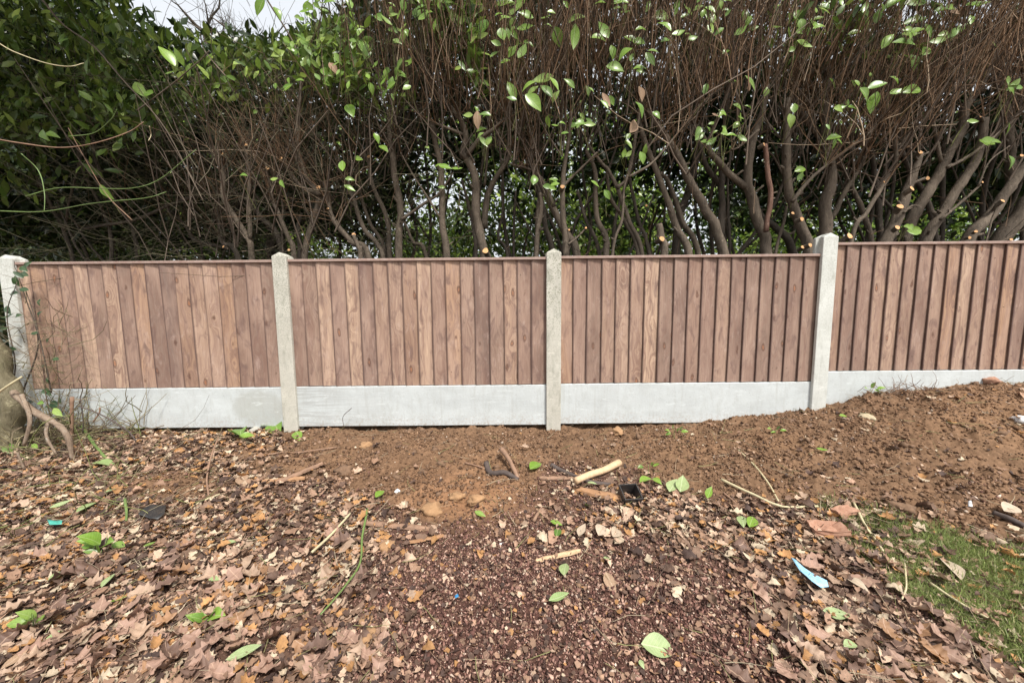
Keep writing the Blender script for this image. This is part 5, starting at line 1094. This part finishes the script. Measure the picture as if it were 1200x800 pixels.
# brush heap of dry roots on top of the bank at stepped board
def tangle(name, label, cat, c, ext, n, cols, r=(.0012, .003), L=(.06, .25), up=.4, seed=1):
    g = np.random.default_rng(seed); P0 = np.array(c) + g.normal(0, 1, (n, 3)) * np.array(ext) * .5; P0[:, 2] = np.maximum(P0[:, 2], gz(P0[:, 0], P0[:, 1]) + .004)
    P, rr = make_twigs(P0, g.uniform(*L, n), g.normal(0, 1, (n, 3)) * np.array([1, .7, .5]) + np.array([0, -.1, up]), g.uniform(*r, n), g, 5, .25)
    P[:, :, 2] = np.maximum(P[:, :, 2], gz(P[:, :, 0], P[:, :, 1]) + .003)
    k = P[:, :, 1] > -.035; P[:, :, 1] = np.where(k & (P[:, :, 2] < 1.3) & (P[:, :, 0] > -3.8), -.035, P[:, :, 1])
    V, Fa = tubes(P, rr, 3); o = mk(name, V, Fa, M_ATT, col=scols(np.array(cols)[g.integers(0, len(cols), n)], 15)); o['kind'] = 'stuff'; return tag(o, label, cat)
c = gpt(1045, 462); tangle('root_tangle', 'tangle of dry roots heaped against the stepped-up gravel board', 'roots', c + np.array([0, -.03, .02]), (.35, .05, .03), 90, [(.30, .19, .12), (.18, .11, .08), (.4, .3, .2)], L=(.04, .16), seed=4)
# ------------------------------------------------------------------ bottom-left: fallen bough, ivy and brush heap
def px3(px, py, Yd): return at(px, py, Yd)
t = thing('fallen_bough', 'thick mossy bough leaning down from the left edge onto the litter', 'bough', (0, 0, 0))
P = [px3(-70, 345, -.22), px3(-35, 390, -.24), px3(0, 438, -.26), px3(14, 468, -.28), px3(14, 505, -.30), px3(12, 560, -.32)]
limb('stem', P, [.075, .075, .075, .062, .055, .05], M_BARKM, t, 14, 34, .16)
P = [px3(16, 458, -.36), px3(38, 480, -.40), px3(62, 494, -.44), px3(80, 512, -.46), px3(86, 545, -.46)]
limb('root', P, [.020, .018, .016, .015, .010], M_ROOT, t, 8, 26, .25)
P = [px3(26, 462, -.40), px3(36, 490, -.44), px3(28, 522, -.46)]; limb('root', P, [.013, .010, .008], M_ROOT, t, 6, 12, .2)
P = [px3(58, 492, -.44), px3(54, 510, -.48), px3(66, 532, -.50)]; limb('root', P, [.009, .009, .006], M_ROOT, t, 6, 12, .2)
P = [px3(-5, 462, -.42), px3(10, 452, -.42), px3(26, 441, -.40)]; limb('branch', P, [.009, .007, .005], M_STALK, t, 6, 8, .2)
P = [px3(20, 530, -.56), px3(25, 542, -.56), px3(32, 556, -.56)]; limb('root', P, [.006, .006, .005], M_ROOT, t, 6, 8, .2)
ch = gpt(35, 520)
tangle('brush_heap', 'heap of dead twigs and stalks around the foot of the mossy bough', 'brush heap', ch + np.array([.05, .0, .03]), (.60, .35, .12), 620, [(.26, .22, .12), (.18, .14, .09), (.38, .32, .2), (.14, .10, .07), (.22, .24, .09)], (.0012, .0045), (.1, .5), .25, 9)
ch = gpt(30, 600); tangle('brush_heap', 'flattened green and dry stalks on the leaf carpet at the left edge', 'brush heap', ch, (.7, .5, .02), 150, [(.26, .26, .10), (.22, .25, .09), (.38, .32, .2)], (.0012, .003), (.1, .4), .0, 12)
tc_ = px3(60, 430, -.12); tangle('ivy_stems', 'dead ivy stems hanging over the left end of the left panel', 'ivy stems', tc_ + np.array([-.03, 0, -.05]), (.22, .10, .55), 170, [(.22, .17, .11), (.17, .16, .08), (.30, .24, .16)], (.001, .003), (.1, .4), .2, 15)
iv = thing('ivy', 'dark ivy trailing down the post at the far left edge', 'ivy', (0, 0, 0))
for k, pts in enumerate([[(10,500),(30,450),(45,400),(30,350),(22,325)],[(60,460),(52,420),(40,370),(30,340)],[(5,480),(18,430),(8,370),(20,330)]]):
    limb('vine', [px3(a, b, -.10 - .02 * k) for a, b in pts], [.006, .005, .004, .003, .002][:len(pts)] if len(pts) == 5 else [.005, .004, .003, .002], M_BARKD, iv, 5, 16)
M_IVY = mat_leaf('ivy_leaf', [(0, (.035, .075, .025)), (.5, (.05, .10, .035)), (1, (.03, .06, .03))], .35, .15, (.14, .2, .09)); LI = with_mat(LEAFM, M_IVY)
for (px, py, L) in [(22,322,14),(15,333,13),(28,326,12),(12,345,12),(8,358,13),(16,368,12),(10,384,14),(18,372,10),(12,415,14),(22,335,12),(45,372,10),(48,350,9),(5,395,12),(52,455,12),(40,470,12),(60,470,14),(66,478,12),(45,390,8),(55,402,8),(62,420,9),(48,430,9),(30,315,12),(34,340,10),(70,465,10),(25,312,10),(20,410,12),(58,440,10),(10,470,12)]:
    a = rng.uniform(0, 2 * math.pi); leaf_obj(LI[rng.integers(6)], None, px3(px, py, -.12 + rng.normal(0, .03)), (math.cos(a), -.2, math.sin(a) * .6), (rng.normal(0, .3), -1, .6), L / F * 2.6, iv)
for (px, py, L, a) in [(63, 478, 15, -35), (44, 472, 9, 0), (5, 520, 18, -40), (0, 545, 16, 20), (20, 565, 20, 25), (37, 520, 12, -30)]:
    leaf_obj(LG[rng.integers(6)], None, px3(px, py, -.35), (math.cos(R(a)), -.2, math.sin(R(a))), (0, -.8, .8), L / F * 2.4, iv)
# sticks standing by the left gravel board
stick('thin_stem', [(84,500),(84,500)], 1, M_STALK, None) if False else None
def wand(pts, Yd, w, mat, label, cat='stick'):
    P = [px3(a, b, Yd) for a, b in pts]; o, Q, r = limb('thin_stem', P, [w] * len(P), mat, None, 6, 14); tag(o, label, cat)
wand([(84,520),(84,505),(85,465)], -.20, .010, M_BSTICK, 'short upright grey stake at the left end of the left gravel board')
wand([(97,507),(97,490),(94,466)], -.20, .003, M_DSTICK, 'thin dark twig standing before the left gravel board')
wand([(90,475),(110,482),(130,492),(150,505),(160,518)], -.22, .0045, M_DSTICK, 'long curved dark twig sloping down before the left gravel board')
wand([(117,477),(116,484),(109,494)], -.21, .005, M_BSTICK, 'small crooked twig against the left gravel board')
wand([(403,500),(402,488),(412,478)], -.08, .0022, M_DSTICK, 'thin wiry stem bent before the trowel marked gravel board')
# bramble shoots arching in the upper left
for pts, Yd, w, m, lab in [
    ([(-10,162),(25,168),(70,173),(110,168),(150,155),(168,143)], -.35, .0042, M_BSTICK, 'long tan bramble shoot sweeping across the upper left'),
    ([(-10,45),(15,60),(50,73),(80,78),(98,74)], -.5, .0032, M_STALK, 'pale thin shoot near the top left corner'),
    ([(25,180),(45,200),(52,225),(52,248)], -.4, .0032, M_GSTALK, 'drooping green shoot at the upper left'),
    ([(-10,247),(50,248),(110,238),(170,232),(195,225)], -.2, .0036, M_GSTALK, 'lowest green bramble shoot running level over the left panel'),
    ([(30,230),(70,220),(120,221),(160,220),(190,208),(230,175)], -.1, .0036, M_GSTALK, 'green bramble shoot rising to the right over the left panel'),
    ([(80,160),(110,156),(130,140),(137,128)], -.2, .003, M_GSTALK, 'short green shoot hooking upward at the upper left'),
    ([(155,258),(125,228),(98,183),(80,150)], -.1, .003, M_BSTICK, 'straight thin brown shoot crossing the green ones'),
    ([(175,148),(177,158),(174,165)], -.1, .003, M_STALK, 'tiny hooked pale tendril'),
    ([(50,0),(75,30),(110,55),(145,95),(190,145),(220,200),(238,235)], .05, .006, M_BARK, 'long arching laurel branch falling from the top left'),
    ([(310,-5),(348,60),(352,110),(345,160)], .2, .006, M_BARK, 'slender upright branch at the leafy top left'),
    ([(160,130),(200,100),(230,75),(245,60)], .1, .005, M_BARK, 'thin forked branch in the leafy top left'),
    ([(265,90),(240,60),(235,40)], .1, .004, M_BARK, 'short leafy branch top left'),]:
    P = [px3(a, b, Yd + .04 * math.sin(k * 1.7)) for k, (a, b) in enumerate(pts)]
    o, Q, r = limb('arching_shoot', P, np.linspace(w, w * .55, len(P)), m, None, 6, 24); tag(o, lab, 'branch')
